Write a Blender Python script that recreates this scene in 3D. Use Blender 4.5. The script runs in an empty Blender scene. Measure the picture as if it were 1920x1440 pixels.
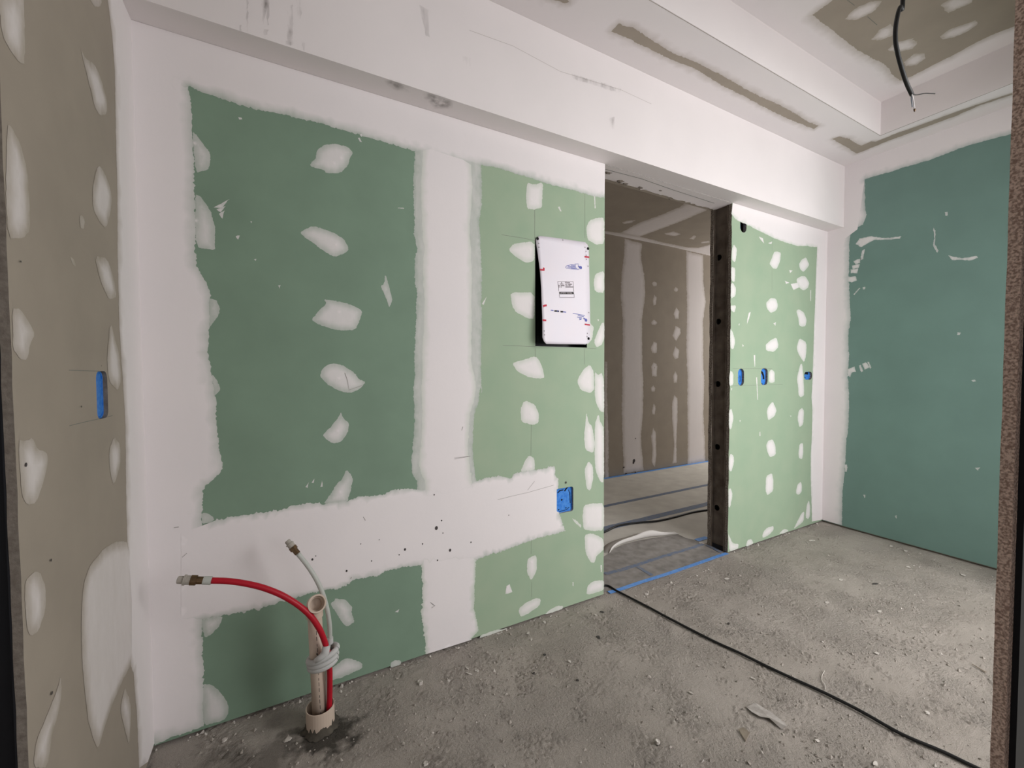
import bpy, math, random
import numpy as np
from mathutils import Vector, Matrix
from mathutils.geometry import delaunay_2d_cdt

random.seed(7)
RNG = np.random.default_rng(11)
SC = bpy.context.scene
COL = SC.collection

# ------------------------------------------------------------------ camera
CAM = np.array([0.0, 0.0, 1.31])
FPX, YAW, PITCH, ROLL = 780.27, 28.634, -1.8175, -0.2353      # focal length in px of a 1920 px wide frame, degrees
def cam_axes():
    y, p, r = [math.radians(a) for a in (YAW, PITCH, ROLL)]
    fwd = np.array([math.sin(y)*math.cos(p), math.cos(y)*math.cos(p), math.sin(p)])
    right = np.array([math.cos(y), -math.sin(y), 0.0]); up = np.cross(right, fwd)
    return right*math.cos(r)+up*math.sin(r), -right*math.sin(r)+up*math.cos(r), fwd
RT, UP, FW = cam_axes()
cd = bpy.data.cameras.new('camera'); cd.sensor_width = 36.0; cd.lens = FPX/1920*36.0; cd.clip_start = 0.02
cam = bpy.data.objects.new('camera', cd); COL.objects.link(cam)
cam.matrix_world = Matrix(((RT[0], UP[0], -FW[0], CAM[0]), (RT[1], UP[1], -FW[1], CAM[1]), (RT[2], UP[2], -FW[2], CAM[2]), (0, 0, 0, 1)))
SC.camera = cam

# ------------------------------------------------------------------ world, daylight, exposure
SC.view_settings.view_transform = 'Standard'; SC.view_settings.look = 'None'
SC.view_settings.gamma = 1.0; SC.view_settings.use_curve_mapping = False
SC.view_settings.exposure = 0.11
w = bpy.data.worlds.new('overcast_daylight'); SC.world = w; w.use_nodes = True
w.node_tree.nodes['Background'].inputs[0].default_value = (1.0, 0.985, 0.97, 1)
w.node_tree.nodes['Background'].inputs[1].default_value = 0.30
def area(name, loc, size, power, target, color=(1, 1, 1)):
    l = bpy.data.lights.new(name, 'AREA'); l.shape = 'RECTANGLE'; l.size, l.size_y = size; l.energy = power; l.color = color
    o = bpy.data.objects.new(name, l); COL.objects.link(o); o.location = loc
    o.rotation_euler = (Vector(target)-Vector(loc)).to_track_quat('-Z', 'Z').to_euler()
    return o
# the tall window in the front wall right of the doorway, and the open glazed side of the floor behind the doorway
area('window_daylight', (2.7, 0.06, 1.0), (2.1, 1.8), 10, (2.7, 2.0, 0.7), (1.0, 0.99, 0.99))
area('window_skylight', (2.9, -0.8, 2.0), (2.2, 1.4), 40, (2.5, 1.8, 0.6), (1.0, 0.99, 0.99))
area('side_fill', (4.1, -1.5, 1.8), (2.4, 2.0), 92, (2.2, 1.7, 0.8), (1.0, 0.99, 0.99))  # extra lamp added to brighten the middle and right of the room
area('doorway_daylight', (1.75, -2.6, 1.7), (1.3, 1.7), 13, (0.3, 1.8, 0.9), (1.0, 0.99, 0.99))
area('next_room_fill', (7.4, 2.95, 1.9), (1.5, 1.6), 115, (4.6, 2.95, 0.2), (1.0, 0.98, 0.95))  # unseen lamp added to brighten the next room from the right

# ------------------------------------------------------------------ measures of the room (m)
M, L, R = 1.8356, -0.4242, 4.036            # face of the back, left and right walls
ZS, B, ZL = 2.4706, 1.7184, 2.9616          # underside and face of the bulkhead, lower ceiling
T, ZU, TR = 1.3796, 3.1926, 3.7279          # ceiling recess
FB, ZF = 3.8721, 2.945                      # far wall and ceiling of the next room
DL, DR = 1.603, 2.750                       # doorway
BT = 0.024                                  # board thickness
LEND = 1.073                                # free end of the left wall
XJ = 1.08                                   # jamb of the doorway the camera looks through

def ray(px, py): return FW + RT*(px-960)/FPX - UP*(py-720)/FPX
class Plane:
    def __init__(s, axis, val, sign): s.a, s.v, s.s = axis, val, sign; s.i = [k for k in range(3) if k != axis]
    def uv(s, pts):
        out = []
        for x, y in pts:
            d = ray(x, y); P = CAM + d*(s.v-CAM[s.a])/d[s.a]; out.append((P[s.i[0]], P[s.i[1]]))
        return out
    def pt(s, u, v, h=0.0):
        P = [0, 0, 0]; P[s.i[0]] = u; P[s.i[1]] = v; P[s.a] = s.v + s.s*h; return P
    def normal(s):
        n = [0, 0, 0]; n[s.a] = s.s; return Vector(n)
BACK, LEFT, RIGHT = Plane(1, M, -1), Plane(0, L, 1), Plane(0, R, -1)
BULK, SOFF = Plane(1, B, -1), Plane(2, ZS, -1)
LOWC, UPC, FLOOR = Plane(2, ZL, -1), Plane(2, ZU, -1), Plane(2, 0.0, 1)
FARW, FARC = Plane(1, FB, -1), Plane(2, ZF, -1)
TRF = Plane(1, T, -1)
# survey close-ups: origin and scale of each close-up the marks on the walls were measured in
CR = dict(A=(0,0,1/3), B=(0,480,1/3), C=(0,960,1/3), D=(320,140,.3125), E=(320,560,.3125), F=(320,960,.3125),
          G=(760,260,1/3), H=(760,720,.375), I=(1100,280,420/1440), J=(1100,680,.3125), K=(1320,360,.25), L=(1320,700,.25),
          N=(1500,0,420/1890), O=(1500,300,500/1440), P=(1500,780,420/916), Q=(880,0,780/1920), R=(320,0,.3125),
          S=(960,420,200/1152), U=(330,980,330/1920), V=(520,1080,180/810), W=(1110,960,270/1920), X=(260,1180,1/3),
          Y=(880,1080,620/1920), Z=(1400,1000,520/1702), p=(0,0,1))
def cr(k, *pts):
    x0, y0, s = CR[k]
    return [(x0+s*pts[i], y0+s*pts[i+1]) for i in range(0, len(pts), 2)]

# ------------------------------------------------------------------ materials
def mat(name, color, rough=0.8, metal=0.0, noise=None, bump=None, coat_white=None, spec=0.3, alpha=None, trans=None):
    """noise=(scale, amount, second colour); bump=(scale, strength, distance)"""
    m = bpy.data.materials.new(name); m.use_nodes = True
    nt = m.node_tree; N = nt.nodes; Lk = nt.links; b = N['Principled BSDF']
    b.inputs['Base Color'].default_value = (*color, 1); b.inputs['Roughness'].default_value = rough
    b.inputs['Metallic'].default_value = metal; b.inputs['Specular IOR Level'].default_value = spec
    g = N.new('ShaderNodeNewGeometry'); pos = g.outputs['Position']
    csock = None
    if noise:
        t = N.new('ShaderNodeTexNoise'); t.inputs['Scale'].default_value = noise[0]; t.inputs['Detail'].default_value = 6
        Lk.new(pos, t.inputs['Vector'])
        r = N.new('ShaderNodeMapRange'); r.inputs[1].default_value = 0.5-noise[1]; r.inputs[2].default_value = 0.5+noise[1]
        Lk.new(t.outputs['Fac'], r.inputs[0])
        x = N.new('ShaderNodeMix'); x.data_type = 'RGBA'; x.inputs[6].default_value = (*color, 1); x.inputs[7].default_value = (*noise[2], 1)
        Lk.new(r.outputs[0], x.inputs[0]); csock = x.outputs[2]
    if coat_white:
        a = N.new('ShaderNodeAttribute'); a.attribute_name = 'coat'
        t = N.new('ShaderNodeTexNoise'); t.inputs['Scale'].default_value = 28; t.inputs['Detail'].default_value = 8; t.inputs['Roughness'].default_value = .65
        mp = N.new('ShaderNodeMapping'); mp.inputs['Scale'].default_value = (1, 1, 0.35); Lk.new(pos, mp.inputs[0]); Lk.new(mp.outputs[0], t.inputs['Vector'])
        # covering power of the coat: thickness plus streaks where it is thin
        ma = N.new('ShaderNodeMath'); ma.operation = 'SUBTRACT'; ma.inputs[1].default_value = 0.5; Lk.new(t.outputs['Fac'], ma.inputs[0])
        on = N.new('ShaderNodeMath'); on.operation = 'SUBTRACT'; on.inputs[0].default_value = 1.05; Lk.new(a.outputs['Fac'], on.inputs[1])
        mb = N.new('ShaderNodeMath'); mb.operation = 'MULTIPLY'; Lk.new(ma.outputs[0], mb.inputs[0]); Lk.new(on.outputs[0], mb.inputs[1])
        mc = N.new('ShaderNodeMath'); mc.operation = 'MULTIPLY_ADD'; mc.inputs[1].default_value = 1.0; mc.use_clamp = True
        Lk.new(mb.outputs[0], mc.inputs[0]); Lk.new(a.outputs['Fac'], mc.inputs[2])
        t2 = N.new('ShaderNodeTexNoise'); t2.inputs['Scale'].default_value = 3; t2.inputs['Detail'].default_value = 5; Lk.new(pos, t2.inputs['Vector'])
        y = N.new('ShaderNodeMix'); y.data_type = 'RGBA'; y.inputs[6].default_value = (*coat_white, 1)
        y.inputs[7].default_value = (coat_white[0]*.93, coat_white[1]*.935, coat_white[2]*.95, 1); Lk.new(t2.outputs['Fac'], y.inputs[0])
        x = N.new('ShaderNodeMix'); x.data_type = 'RGBA'; x.inputs[6].default_value = (*color, 1)
        Lk.new(mc.outputs[0], x.inputs[0]); Lk.new(y.outputs[2], x.inputs[7]); csock = x.outputs[2]
    if csock: Lk.new(csock, b.inputs['Base Color'])
    if bump:
        t = N.new('ShaderNodeTexNoise'); t.inputs['Scale'].default_value = bump[0]; t.inputs['Detail'].default_value = 5; Lk.new(pos, t.inputs['Vector'])
        bp = N.new('ShaderNodeBump'); bp.inputs['Strength'].default_value = bump[1]; bp.inputs['Distance'].default_value = bump[2]
        Lk.new(t.outputs['Fac'], bp.inputs['Height']); Lk.new(bp.outputs[0], b.inputs['Normal'])
    if alpha:      # a stain whose density follows its own drawn shape
        a = N.new('ShaderNodeAttribute'); a.attribute_name = 'coat'
        t = N.new('ShaderNodeTexNoise'); t.inputs['Scale'].default_value = alpha; t.inputs['Detail'].default_value = 6
        mp = N.new('ShaderNodeMapping'); mp.inputs['Scale'].default_value = (1, 1, 0.25); Lk.new(pos, mp.inputs[0]); Lk.new(mp.outputs[0], t.inputs['Vector'])
        r = N.new('ShaderNodeMapRange'); r.inputs[1].default_value = .38; r.inputs[2].default_value = .62; Lk.new(t.outputs['Fac'], r.inputs[0])
        k = N.new('ShaderNodeMath'); k.operation = 'MULTIPLY'; k.use_clamp = True; Lk.new(r.outputs[0], k.inputs[0]); Lk.new(a.outputs['Fac'], k.inputs[1])
        Lk.new(k.outputs[0], b.inputs['Alpha'])
    if trans: b.inputs['Transmission Weight'].default_value = trans
    return m
WHITE = (.85, .80, .80)
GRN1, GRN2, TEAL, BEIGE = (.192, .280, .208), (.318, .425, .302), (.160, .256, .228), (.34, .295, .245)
def dk(c, k): return tuple(x*k for x in c)
MT = {}
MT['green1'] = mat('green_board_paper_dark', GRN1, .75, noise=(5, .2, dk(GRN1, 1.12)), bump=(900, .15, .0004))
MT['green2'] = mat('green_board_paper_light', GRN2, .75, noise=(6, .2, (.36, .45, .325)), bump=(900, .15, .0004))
MT['teal'] = mat('teal_board_paper', TEAL, .75, noise=(4, .2, dk(TEAL, 1.1)), bump=(900, .15, .0004))
MT['beige'] = mat('beige_board_paper', BEIGE, .85, noise=(6, .22, dk(BEIGE, 1.12)), bump=(700, .2, .0005))
for k, c in (('green1', GRN1), ('green2', GRN2), ('teal', TEAL), ('beige', BEIGE)):
    MT['coat_'+k] = mat('joint_compound_over_'+k, dk(c, 1.15), .82, coat_white=WHITE, bump=(60, .25, .0012))
MT['white'] = mat('white_filler', WHITE, .82, noise=(3, .3, dk(WHITE, .94)), bump=(60, .2, .001))
MT['core'] = mat('gypsum_core', (.30, .26, .22), .95, noise=(160, .12, (.10, .08, .065)), bump=(180, .8, .003))
MT['core_grey'] = mat('gypsum_core_pale', (.38, .36, .34), .95, noise=(120, .15, (.22, .2, .19)), bump=(150, .6, .002))
MT['core_brown'] = mat('brown_gypsum_core', (.23, .20, .17), .95, noise=(70, .2, (.15, .125, .105)), bump=(120, .7, .003))
MT['raw_edge'] = mat('raw_cut_board_edge', (.80, .60, .50), .98, noise=(260, .10, (.36, .24, .19)), bump=(230, 1.0, .005))
MT['stain'] = mat('brown_stain', (.10, .075, .06), .9, alpha=45)
MT['soot'] = mat('grey_scuff', (.16, .14, .13), .9, alpha=30)
MT['steel'] = mat('dusty_galvanised_steel', (.20, .165, .135), .6, .3, noise=(14, .22, (.10, .08, .065)), bump=(40, .2, .001))
MT['steel_shaded'] = mat('shaded_steel', (.018, .018, .022), .6, .3)  # near-black: shade of hollows and gaps is put into its colour
MT['steel_light'] = mat('pale_steel', (.32, .33, .34), .4, .7)
MT['black'] = mat('black_void', (.004, .004, .004), .9)
MT['blackmetal'] = mat('black_cabinet_metal', (.008, .008, .009), .35, .2)
MT['blue'] = mat('blue_box_plastic', (.028, .19, .66), .45, noise=(90, .12, (.07, .27, .72)))
MT['tape'] = mat('blue_masking_tape', (.10, .27, .66), .6, noise=(60, .15, (.17, .36, .74)))
MT['tape_dusty'] = mat('dusty_blue_tape', (.12, .165, .26), .8, noise=(40, .14, (.19, .20, .225)))
MT['pvc'] = mat('cream_plastic_pipe', (.60, .49, .40), .45, noise=(9, .2, (.56, .45, .37)))
MT['print'] = mat('pipe_print', (.10, .085, .08), .7)
MT['red'] = mat('red_tube', (.43, .008, .022), .38)
MT['milky'] = mat('milky_tube', (.60, .62, .58), .35, trans=.25)
MT['brass'] = mat('brass', (.20, .125, .065), .35, .85, noise=(60, .15, (.12, .08, .05)))
MT['cap'] = mat('grey_plug', (.38, .35, .31), .5)
MT['foam'] = mat('grey_foam_wrap', (.52, .52, .51), .8, bump=(80, .3, .002))
MT['rubber'] = mat('black_rubber', (.012, .012, .012), .5)
MT['wire_white'] = mat('white_wire', (.62, .6, .6), .5); MT['wire_blue'] = mat('grey_blue_wire', (.16, .19, .24), .5)
MT['sheet'] = mat('white_protective_film', (.80, .745, .80), .35, noise=(9, .3, (.77, .745, .815)))
MT['ink_red'] = mat('red_marker', (.50, .02, .05), .6); MT['ink_blue'] = mat('blue_ink', (.10, .12, .42), .6)
MT['ink_grey'] = mat('grey_ink', (.28, .25, .27), .7); MT['ink_black'] = mat('black_ink', (.012, .01, .012), .6)
MT['label'] = mat('label_paper', (.82, .75, .77), .6); MT['pencil'] = mat('pencil', (.20, .20, .18), .8); MT['faint'] = mat('faint_line', (.56, .51, .49), .8); MT['scuff'] = mat('scuff_line', (.36, .33, .32), .8)
MT['speck'] = mat('dark_speck', (.07, .06, .06), .8)
MT['chip'] = mat('plaster_chip', (.60, .56, .52), .9, noise=(60, .2, (.48, .44, .40))); MT['dust'] = mat('concrete_crumb', (.42, .38, .34), .95, noise=(20, .2, (.33, .295, .26)))
MT['chip_dark'] = mat('dark_chip', (.06, .055, .05), .8)
MT['ram'] = mat('floor_protection_paper', (.55, .525, .47), .85, noise=(7, .2, (.46, .43, .39)), bump=(60, .2, .001))
MT['ram_dirty'] = mat('dirty_protection_paper', (.30, .28, .26), .9, noise=(16, .18, (.20, .185, .17)), bump=(70, .3, .001))
MT['flap'] = mat('paper_underside', (.66, .63, .60), .8)
MT['wood'] = mat('wood_splinter', (.42, .36, .29), .85, noise=(60, .2, (.33, .28, .23)))

def floor_material():
    m = bpy.data.materials.new('rough_concrete'); m.use_nodes = True
    nt = m.node_tree; N = nt.nodes; Lk = nt.links; b = N['Principled BSDF']; b.inputs['Roughness'].default_value = .92; b.inputs['Specular IOR Level'].default_value = .2
    pos = N.new('ShaderNodeNewGeometry').outputs['Position']
    def nz(scale, detail=6, rough=.55, dist=0):
        t = N.new('ShaderNodeTexNoise'); t.inputs['Scale'].default_value = scale; t.inputs['Detail'].default_value = detail
        t.inputs['Roughness'].default_value = rough; t.inputs['Distortion'].default_value = dist; Lk.new(pos, t.inputs['Vector']); return t.outputs['Fac']
    def rng(s, a, c, lo=0., hi=1.):
        r = N.new('ShaderNodeMapRange'); r.inputs[1].default_value = a; r.inputs[2].default_value = c; r.inputs[3].default_value = lo; r.inputs[4].default_value = hi
        Lk.new(s, r.inputs[0]); return r.outputs[0]
    def math_(op, a, c):
        k = N.new('ShaderNodeMath'); k.operation = op
        for i, s in enumerate((a, c)):
            if isinstance(s, (int, float)): k.inputs[i].default_value = s
            else: Lk.new(s, k.inputs[i])
        return k.outputs[0]
    def mix(f, a, c):
        x = N.new('ShaderNodeMix'); x.data_type = 'RGBA'
        Lk.new(f, x.inputs[0])
        for i, s in ((6, a), (7, c)):
            if isinstance(s, tuple): x.inputs[i].default_value = (*s, 1)
            else: Lk.new(s, x.inputs[i])
        return x.outputs[2]
    c = mix(rng(nz(2.2), .35, .65), (.385, .346, .306), (.44, .397, .355))
    c = mix(rng(nz(120, 8, .7), .58, .74), c, (.32, .285, .25))
    c = mix(rng(nz(45, 8, .7), .60, .75), c, (.42, .385, .35))
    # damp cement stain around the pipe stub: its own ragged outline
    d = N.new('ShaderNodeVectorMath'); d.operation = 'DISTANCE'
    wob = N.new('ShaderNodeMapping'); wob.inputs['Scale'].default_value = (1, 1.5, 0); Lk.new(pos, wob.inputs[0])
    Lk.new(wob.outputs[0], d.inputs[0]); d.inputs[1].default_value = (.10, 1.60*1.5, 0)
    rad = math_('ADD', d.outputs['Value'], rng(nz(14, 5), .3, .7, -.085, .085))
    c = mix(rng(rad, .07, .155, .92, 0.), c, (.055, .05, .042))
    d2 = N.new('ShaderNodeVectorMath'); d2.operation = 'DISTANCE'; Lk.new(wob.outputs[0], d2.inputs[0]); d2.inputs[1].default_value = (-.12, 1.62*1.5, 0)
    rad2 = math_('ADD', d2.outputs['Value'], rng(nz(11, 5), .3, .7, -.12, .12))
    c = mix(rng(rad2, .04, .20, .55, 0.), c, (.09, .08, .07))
    Lk.new(c, b.inputs['Base Color'])
    mask = rng(nz(3.5, 4), .40, .60, .15, 1.)
    hgt = math_('ADD', math_('MULTIPLY', nz(110, 7, .62, .15), mask), math_('MULTIPLY', nz(340, 4, .6), .30))
    hgt = math_('ADD', hgt, math_('MULTIPLY', nz(22, 4, .5), .5))
    bp = N.new('ShaderNodeBump'); bp.inputs['Strength'].default_value = 1.0; bp.inputs['Distance'].default_value = .015
    Lk.new(hgt, bp.inputs['Height']); Lk.new(bp.outputs[0], b.inputs['Normal'])
    return m
MT['floor'] = floor_material()

# ------------------------------------------------------------------ object helpers
def tag(o, label=None, cat=None, group=None, kind=None):
    for k, v in (('label', label), ('category', cat), ('group', group), ('kind', kind)):
        if v: o[k] = v
    return o
def empty(name, loc, label, cat, group=None, kind=None):
    o = bpy.data.objects.new(name, None); COL.objects.link(o); o.location = loc; o.empty_display_size = .05
    return tag(o, label, cat, group, kind)
def origin(o):
    p = Vector((0, 0, 0))
    while o: p += o.location; o = o.parent
    return p
def obj(name, verts, faces, mats, parent=None, mi=None, smooth=False, attr=None):
    """verts in room coordinates; one mesh object"""
    off = origin(parent) if parent else Vector((0, 0, 0))
    me = bpy.data.meshes.new(name)
    me.from_pydata([(v[0]-off.x, v[1]-off.y, v[2]-off.z) for v in verts], [], faces)
    for m in (mats if isinstance(mats, (list, tuple)) else [mats]): me.materials.append(m)
    if mi is not None: me.polygons.foreach_set('material_index', mi)
    if smooth: me.polygons.foreach_set('use_smooth', [True]*len(me.polygons))
    if attr is not None:
        a = me.attributes.new('coat', 'FLOAT', 'POINT'); a.data.foreach_set('value', np.asarray(attr, dtype=np.float32))
    me.update()
    o = bpy.data.objects.new(name, me); COL.objects.link(o)
    if parent: o.parent = parent
    return o
def box_vf(x0, x1, y0, y1, z0, z1):
    v = [(x, y, z) for z in (z0, z1) for y in (y0, y1) for x in (x0, x1)]
    f = [(0, 2, 3, 1), (4, 5, 7, 6), (0, 1, 5, 4), (2, 6, 7, 3), (0, 4, 6, 2), (1, 3, 7, 5)]
    return v, f
def join(parts):
    V, F = [], []
    for v, f in parts:
        n = len(V); V += list(v); F += [tuple(i+n for i in q) for q in f]
    return V, F
def slab(name, b, m, parent=None, smooth=False): return obj(name, *box_vf(*b), m, parent)
def catmull(pts, n=8):
    P = [np.array(p, float) for p in pts]; P = [2*P[0]-P[1]]+P+[2*P[-1]-P[-2]]; out = []
    for i in range(1, len(P)-2):
        for k in range(n):
            t = k/n; a, b_, c, d = P[i-1], P[i], P[i+1], P[i+2]
            out.append(.5*((2*b_)+(-a+c)*t+(2*a-5*b_+4*c-d)*t*t+(-a+3*b_-3*c+d)*t**3))
    out.append(P[-2]); return out
def tube_vf(path, r, n=14, caps=True):
    """r: one radius or one per path point; a path may fold back on itself to make a hollow end"""
    P = [np.array(p, float) for p in path]; rs = r if hasattr(r, '__len__') else [r]*len(P)
    V, F = [], []; nrm = None; last = None
    for i, p in enumerate(P):
        t = P[min(i+1, len(P)-1)]-P[max(i-1, 0)]; t = t/(np.linalg.norm(t)+1e-9)
        if nrm is None:
            a = np.array([0, 0, 1.]) if abs(t[2]) < .9 else np.array([1., 0, 0]); nrm = np.cross(t, a)
        nrm = nrm-t*(nrm@t); nrm /= np.linalg.norm(nrm); bi = np.cross(t, nrm)
        for k in range(n):
            a = 2*math.pi*k/n; V.append(p+rs[i]*(math.cos(a)*nrm+math.sin(a)*bi))
    for i in range(len(P)-1):
        for k in range(n):
            F.append((i*n+k, i*n+(k+1) % n, (i+1)*n+(k+1) % n, (i+1)*n+k))
    if caps: F.append(tuple(range(n))[::-1]); F.append(tuple((len(P)-1)*n+k for k in range(n)))
    return V, F
def lathe_vf(base, axis, prof, n=24):
    """prof: (distance along axis, radius) pairs; open ends"""
    ax = np.array(axis, float); ax /= np.linalg.norm(ax)
    a = np.array([0, 0, 1.]) if abs(ax[2]) < .9 else np.array([1., 0, 0]); u = np.cross(ax, a); u /= np.linalg.norm(u); v = np.cross(ax, u)
    V, F = [], []
    for d, r in prof:
        for k in range(n):
            t = 2*math.pi*k/n; V.append(np.array(base)+ax*d+r*(math.cos(t)*u+math.sin(t)*v))
    for i in range(len(prof)-1):
        for k in range(n): F.append((i*n+k, i*n+(k+1) % n, (i+1)*n+(k+1) % n, (i+1)*n+k))
    return V, F

# ---- polygons on planes
def rough_line(pts, seg, amp, closed=True):
    pts = [np.array(p, float) for p in pts]; out = []; n = len(pts)
    for i in range(n if closed else n-1):
        a, b_ = pts[i], pts[(i+1) % n]; d = b_-a; ln = np.linalg.norm(d); k = max(1, int(ln/seg)); nn = np.array([-d[1], d[0]])/(ln+1e-9)
        out.append(a)
        coarse = RNG.normal(0, 1, k//3+2)
        for j in range(1, k):
            t = j/k; c = j/3.0; ci = int(c); cv = coarse[ci]*(1-(c-ci))+coarse[min(ci+1, len(coarse)-1)]*(c-ci)
            out.append(a+d*t+nn*amp*(.6*cv+.65*RNG.normal()))
    if not closed: out.append(pts[-1])
    return out
def inside(P, poly):
    x, y = P[:, 0], P[:, 1]; q = np.array(poly); c = np.zeros(len(P), bool); j = len(q)-1
    for i in range(len(q)):
        xi, yi, xj, yj = q[i][0], q[i][1], q[j][0], q[j][1]
        c ^= ((yi > y) != (yj > y)) & (x < (xj-xi)*(y-yi)/((yj-yi) or 1e-12)+xi); j = i
    return c
def seg_dist(P, segs):
    d = np.full(len(P), 1e9)
    for a, b_ in segs:
        ab = b_-a; t = np.clip(((P-a)@ab)/(ab@ab+1e-12), 0, 1); d = np.minimum(d, np.hypot(*(P-(a+t[:, None]*ab)).T))
    return d
def cdt(pts, E, rings):
    """triangles inside the first ring and outside the others"""
    vo, eo, fo, *_ = delaunay_2d_cdt(pts, E, [], 0, 1e-7, True)
    P = np.array([(v.x, v.y) for v in vo]); T_ = np.array([list(f) for f in fo]); c = P[T_].mean(1)
    k = inside(c, rings[0])
    for rg in rings[1:]: k &= ~inside(c, rg)
    return vo, [list(f) for f in T_[k]]
def coat(name, pl, outline, m, parent, step=.02, seg=.008, rough=.002, feather=.02, h=.0015, lo=.3, hi=1., base=.0003, dots=(), holes=(), smooth=0):
    """a skim of material on plane pl. outline: uv points, or [('s'|'h', points)...]; 's' edges thin out, 'h' edges stay full"""
    if smooth:
        q = [np.array(p, float) for p in outline]; k = smooth
        outline = [tuple(r) for i in range(len(q)) for r in (q[i]*(1-k)+q[i-1]*k, q[i]*(1-k)+q[(i+1) % len(q)]*k)]
    if not isinstance(outline[0][0], str): outline = [('s', list(outline)+[outline[0]])]
    ring, soft = [], []
    for kind, pts in outline:
        ln = rough_line(pts, seg, rough if kind == 's' else 0., False) if kind == 's' else rough_line(pts, step, 0., False)
        if kind == 's':
            sl = ln[::2] if len(ln) > 60 else ln
            if sl[-1] is not ln[-1]: sl = sl+[ln[-1]]
            soft += list(zip(sl[:-1], sl[1:]))
        for p in ln:
            if not ring or np.hypot(*(p-ring[-1])) > 1e-5: ring.append(p)
    if np.hypot(*(ring[0]-ring[-1])) < 1e-5: ring.pop()
    nr = []                                     # split the long straight closing edges too
    for i, p in enumerate(ring):
        q = ring[(i+1) % len(ring)]; k = max(1, int(np.hypot(*(q-p))/(step*1.5))); nr += [p+(q-p)*j/k for j in range(k)]
    ring = nr; rings = [ring]
    for hp in holes:
        hl = rough_line(hp, seg, rough); rings.append(hl); soft += list(zip(hl, hl[1:]+hl[:1]))
    q = np.array(ring); mn, mx = q.min(0), q.max(0)
    gx, gy = np.meshgrid(np.arange(mn[0], mx[0], step), np.arange(mn[1], mx[1], step)); G = np.stack([gx.ravel(), gy.ravel()], 1)
    G = G+RNG.uniform(-.3, .3, G.shape)*step
    keep = inside(G, ring)
    for hl in rings[1:]: keep &= ~inside(G, hl)
    G = G[keep]
    if len(G): G = G[seg_dist(G, [(rings[k][i], rings[k][(i+1) % len(rings[k])]) for k in range(len(rings)) for i in range(0, len(rings[k]))]) > step*.3]
    # a second row just inside the thin edges gives the edge its slope
    pts = [Vector((float(a), float(b_))) for rg in rings for a, b_ in rg]; E = []; n0 = 0
    for rg in rings:
        E += [(n0+i, n0+(i+1) % len(rg)) for i in range(len(rg))]; n0 += len(rg)
    pts += [Vector((float(a), float(b_))) for a, b_ in G]
    DOT = [np.array(d) for d in dots]
    for d in DOT:
        pts.append(Vector(d)); pts += [Vector((d[0]+rr*math.cos(k*1.047), d[1]+rr*math.sin(k*1.047))) for rr in (.005, .009) for k in range(6)]
    vo, fo = cdt(pts, E, rings)
    P = np.array([(v.x, v.y) for v in vo])
    d = seg_dist(P, soft) if soft else np.full(len(P), 1.)
    s = np.clip(d/max(feather, 1e-6), 0, 1); s = s*s*(3-2*s)
    a = lo+(hi-lo)*s; z = base+h*s
    for c in DOT:
        near = np.exp(-(np.hypot(*(P-c).T)/.0055)**2); a = a+near*(1.0-a); z = z+near*.0012
    V = [pl.pt(p[0], p[1], zz) for p, zz in zip(P, z)]; F = []
    nrm = pl.normal()
    for f in fo:
        f = list(f); A, Bv, C = (Vector(V[f[k]]) for k in range(3))
        if (Bv-A).cross(C-A).dot(nrm) < 0: f.reverse()
        F.append(f)
    return obj(name, V, F, m, parent, smooth=True, attr=a)
def board(name, pl, outline, parent, m_face, m_core, thick=BT, holes=(), rough_edges=0.):
    """a sheet of plasterboard: paper face with cut-outs, raw core on every edge"""
    rings = [[np.array(p, float) for p in outline]]+[[np.array(p, float) for p in hp] for hp in holes]
    if rough_edges: rings[0] = rough_line(outline, .012, rough_edges)
    pts, E = [], []; n0 = 0
    for rg in rings:
        pts += [Vector((float(a), float(b_))) for a, b_ in rg]; E += [(n0+i, n0+(i+1) % len(rg)) for i in range(len(rg))]; n0 += len(rg)
    vo, fo = cdt(pts, E, rings)
    n = len(vo); V = [pl.pt(v.x, v.y, 0) for v in vo]+[pl.pt(v.x, v.y, -thick) for v in vo]; F, mi = [], []; nrm = pl.normal(); cnt = {}
    for f in fo:
        f = list(f); A, Bv, C = (Vector(V[f[k]]) for k in range(3))
        if (Bv-A).cross(C-A).dot(nrm) < 0: f.reverse()
        F.append(f); mi.append(0); F.append([i+n for i in reversed(f)]); mi.append(1)
        for i in range(len(f)): cnt[(f[i], f[(i+1) % len(f)])] = 1
    for (a, c) in cnt:
        if (c, a) not in cnt: F.append([c, a, a+n, c+n]); mi.append(1)
    return obj(name, V, F, [m_face, m_core], parent, mi)
def strip(name, pl, pts, width, m, parent, h=.0012, label=None):
    """a thin drawn line or tape on a plane"""
    P = [np.array(p, float) for p in pts]; V, F = [], []
    for i, p in enumerate(P):
        t = P[min(i+1, len(P)-1)]-P[max(i-1, 0)]; t /= np.linalg.norm(t)+1e-9; nn = np.array([-t[1], t[0]])*width/2
        for q in (p+nn, p-nn): V.append(pl.pt(q[0], q[1], h))
    for i in range(len(P)-1): F.append((2*i, 2*i+1, 2*i+3, 2*i+2))
    nrm = pl.normal(); A, Bv, C = (Vector(V[F[0][k]]) for k in range(3))
    if (Bv-A).cross(C-A).dot(nrm) < 0: F = [tuple(reversed(f)) for f in F]
    return obj(name, V, F, m, parent)
def disc(name, pl, c, r, m, parent, h=.0022, n=10, ry=None):
    V = [pl.pt(c[0]+r*math.cos(2*math.pi*k/n), c[1]+(ry or r)*math.sin(2*math.pi*k/n), h) for k in range(n)]
    f = list(range(n)); A, Bv, C = (Vector(V[k]) for k in range(3))
    if (Bv-A).cross(C-A).dot(pl.normal()) < 0: f.reverse()
    return obj(name, V, [f], m, parent)
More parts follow.
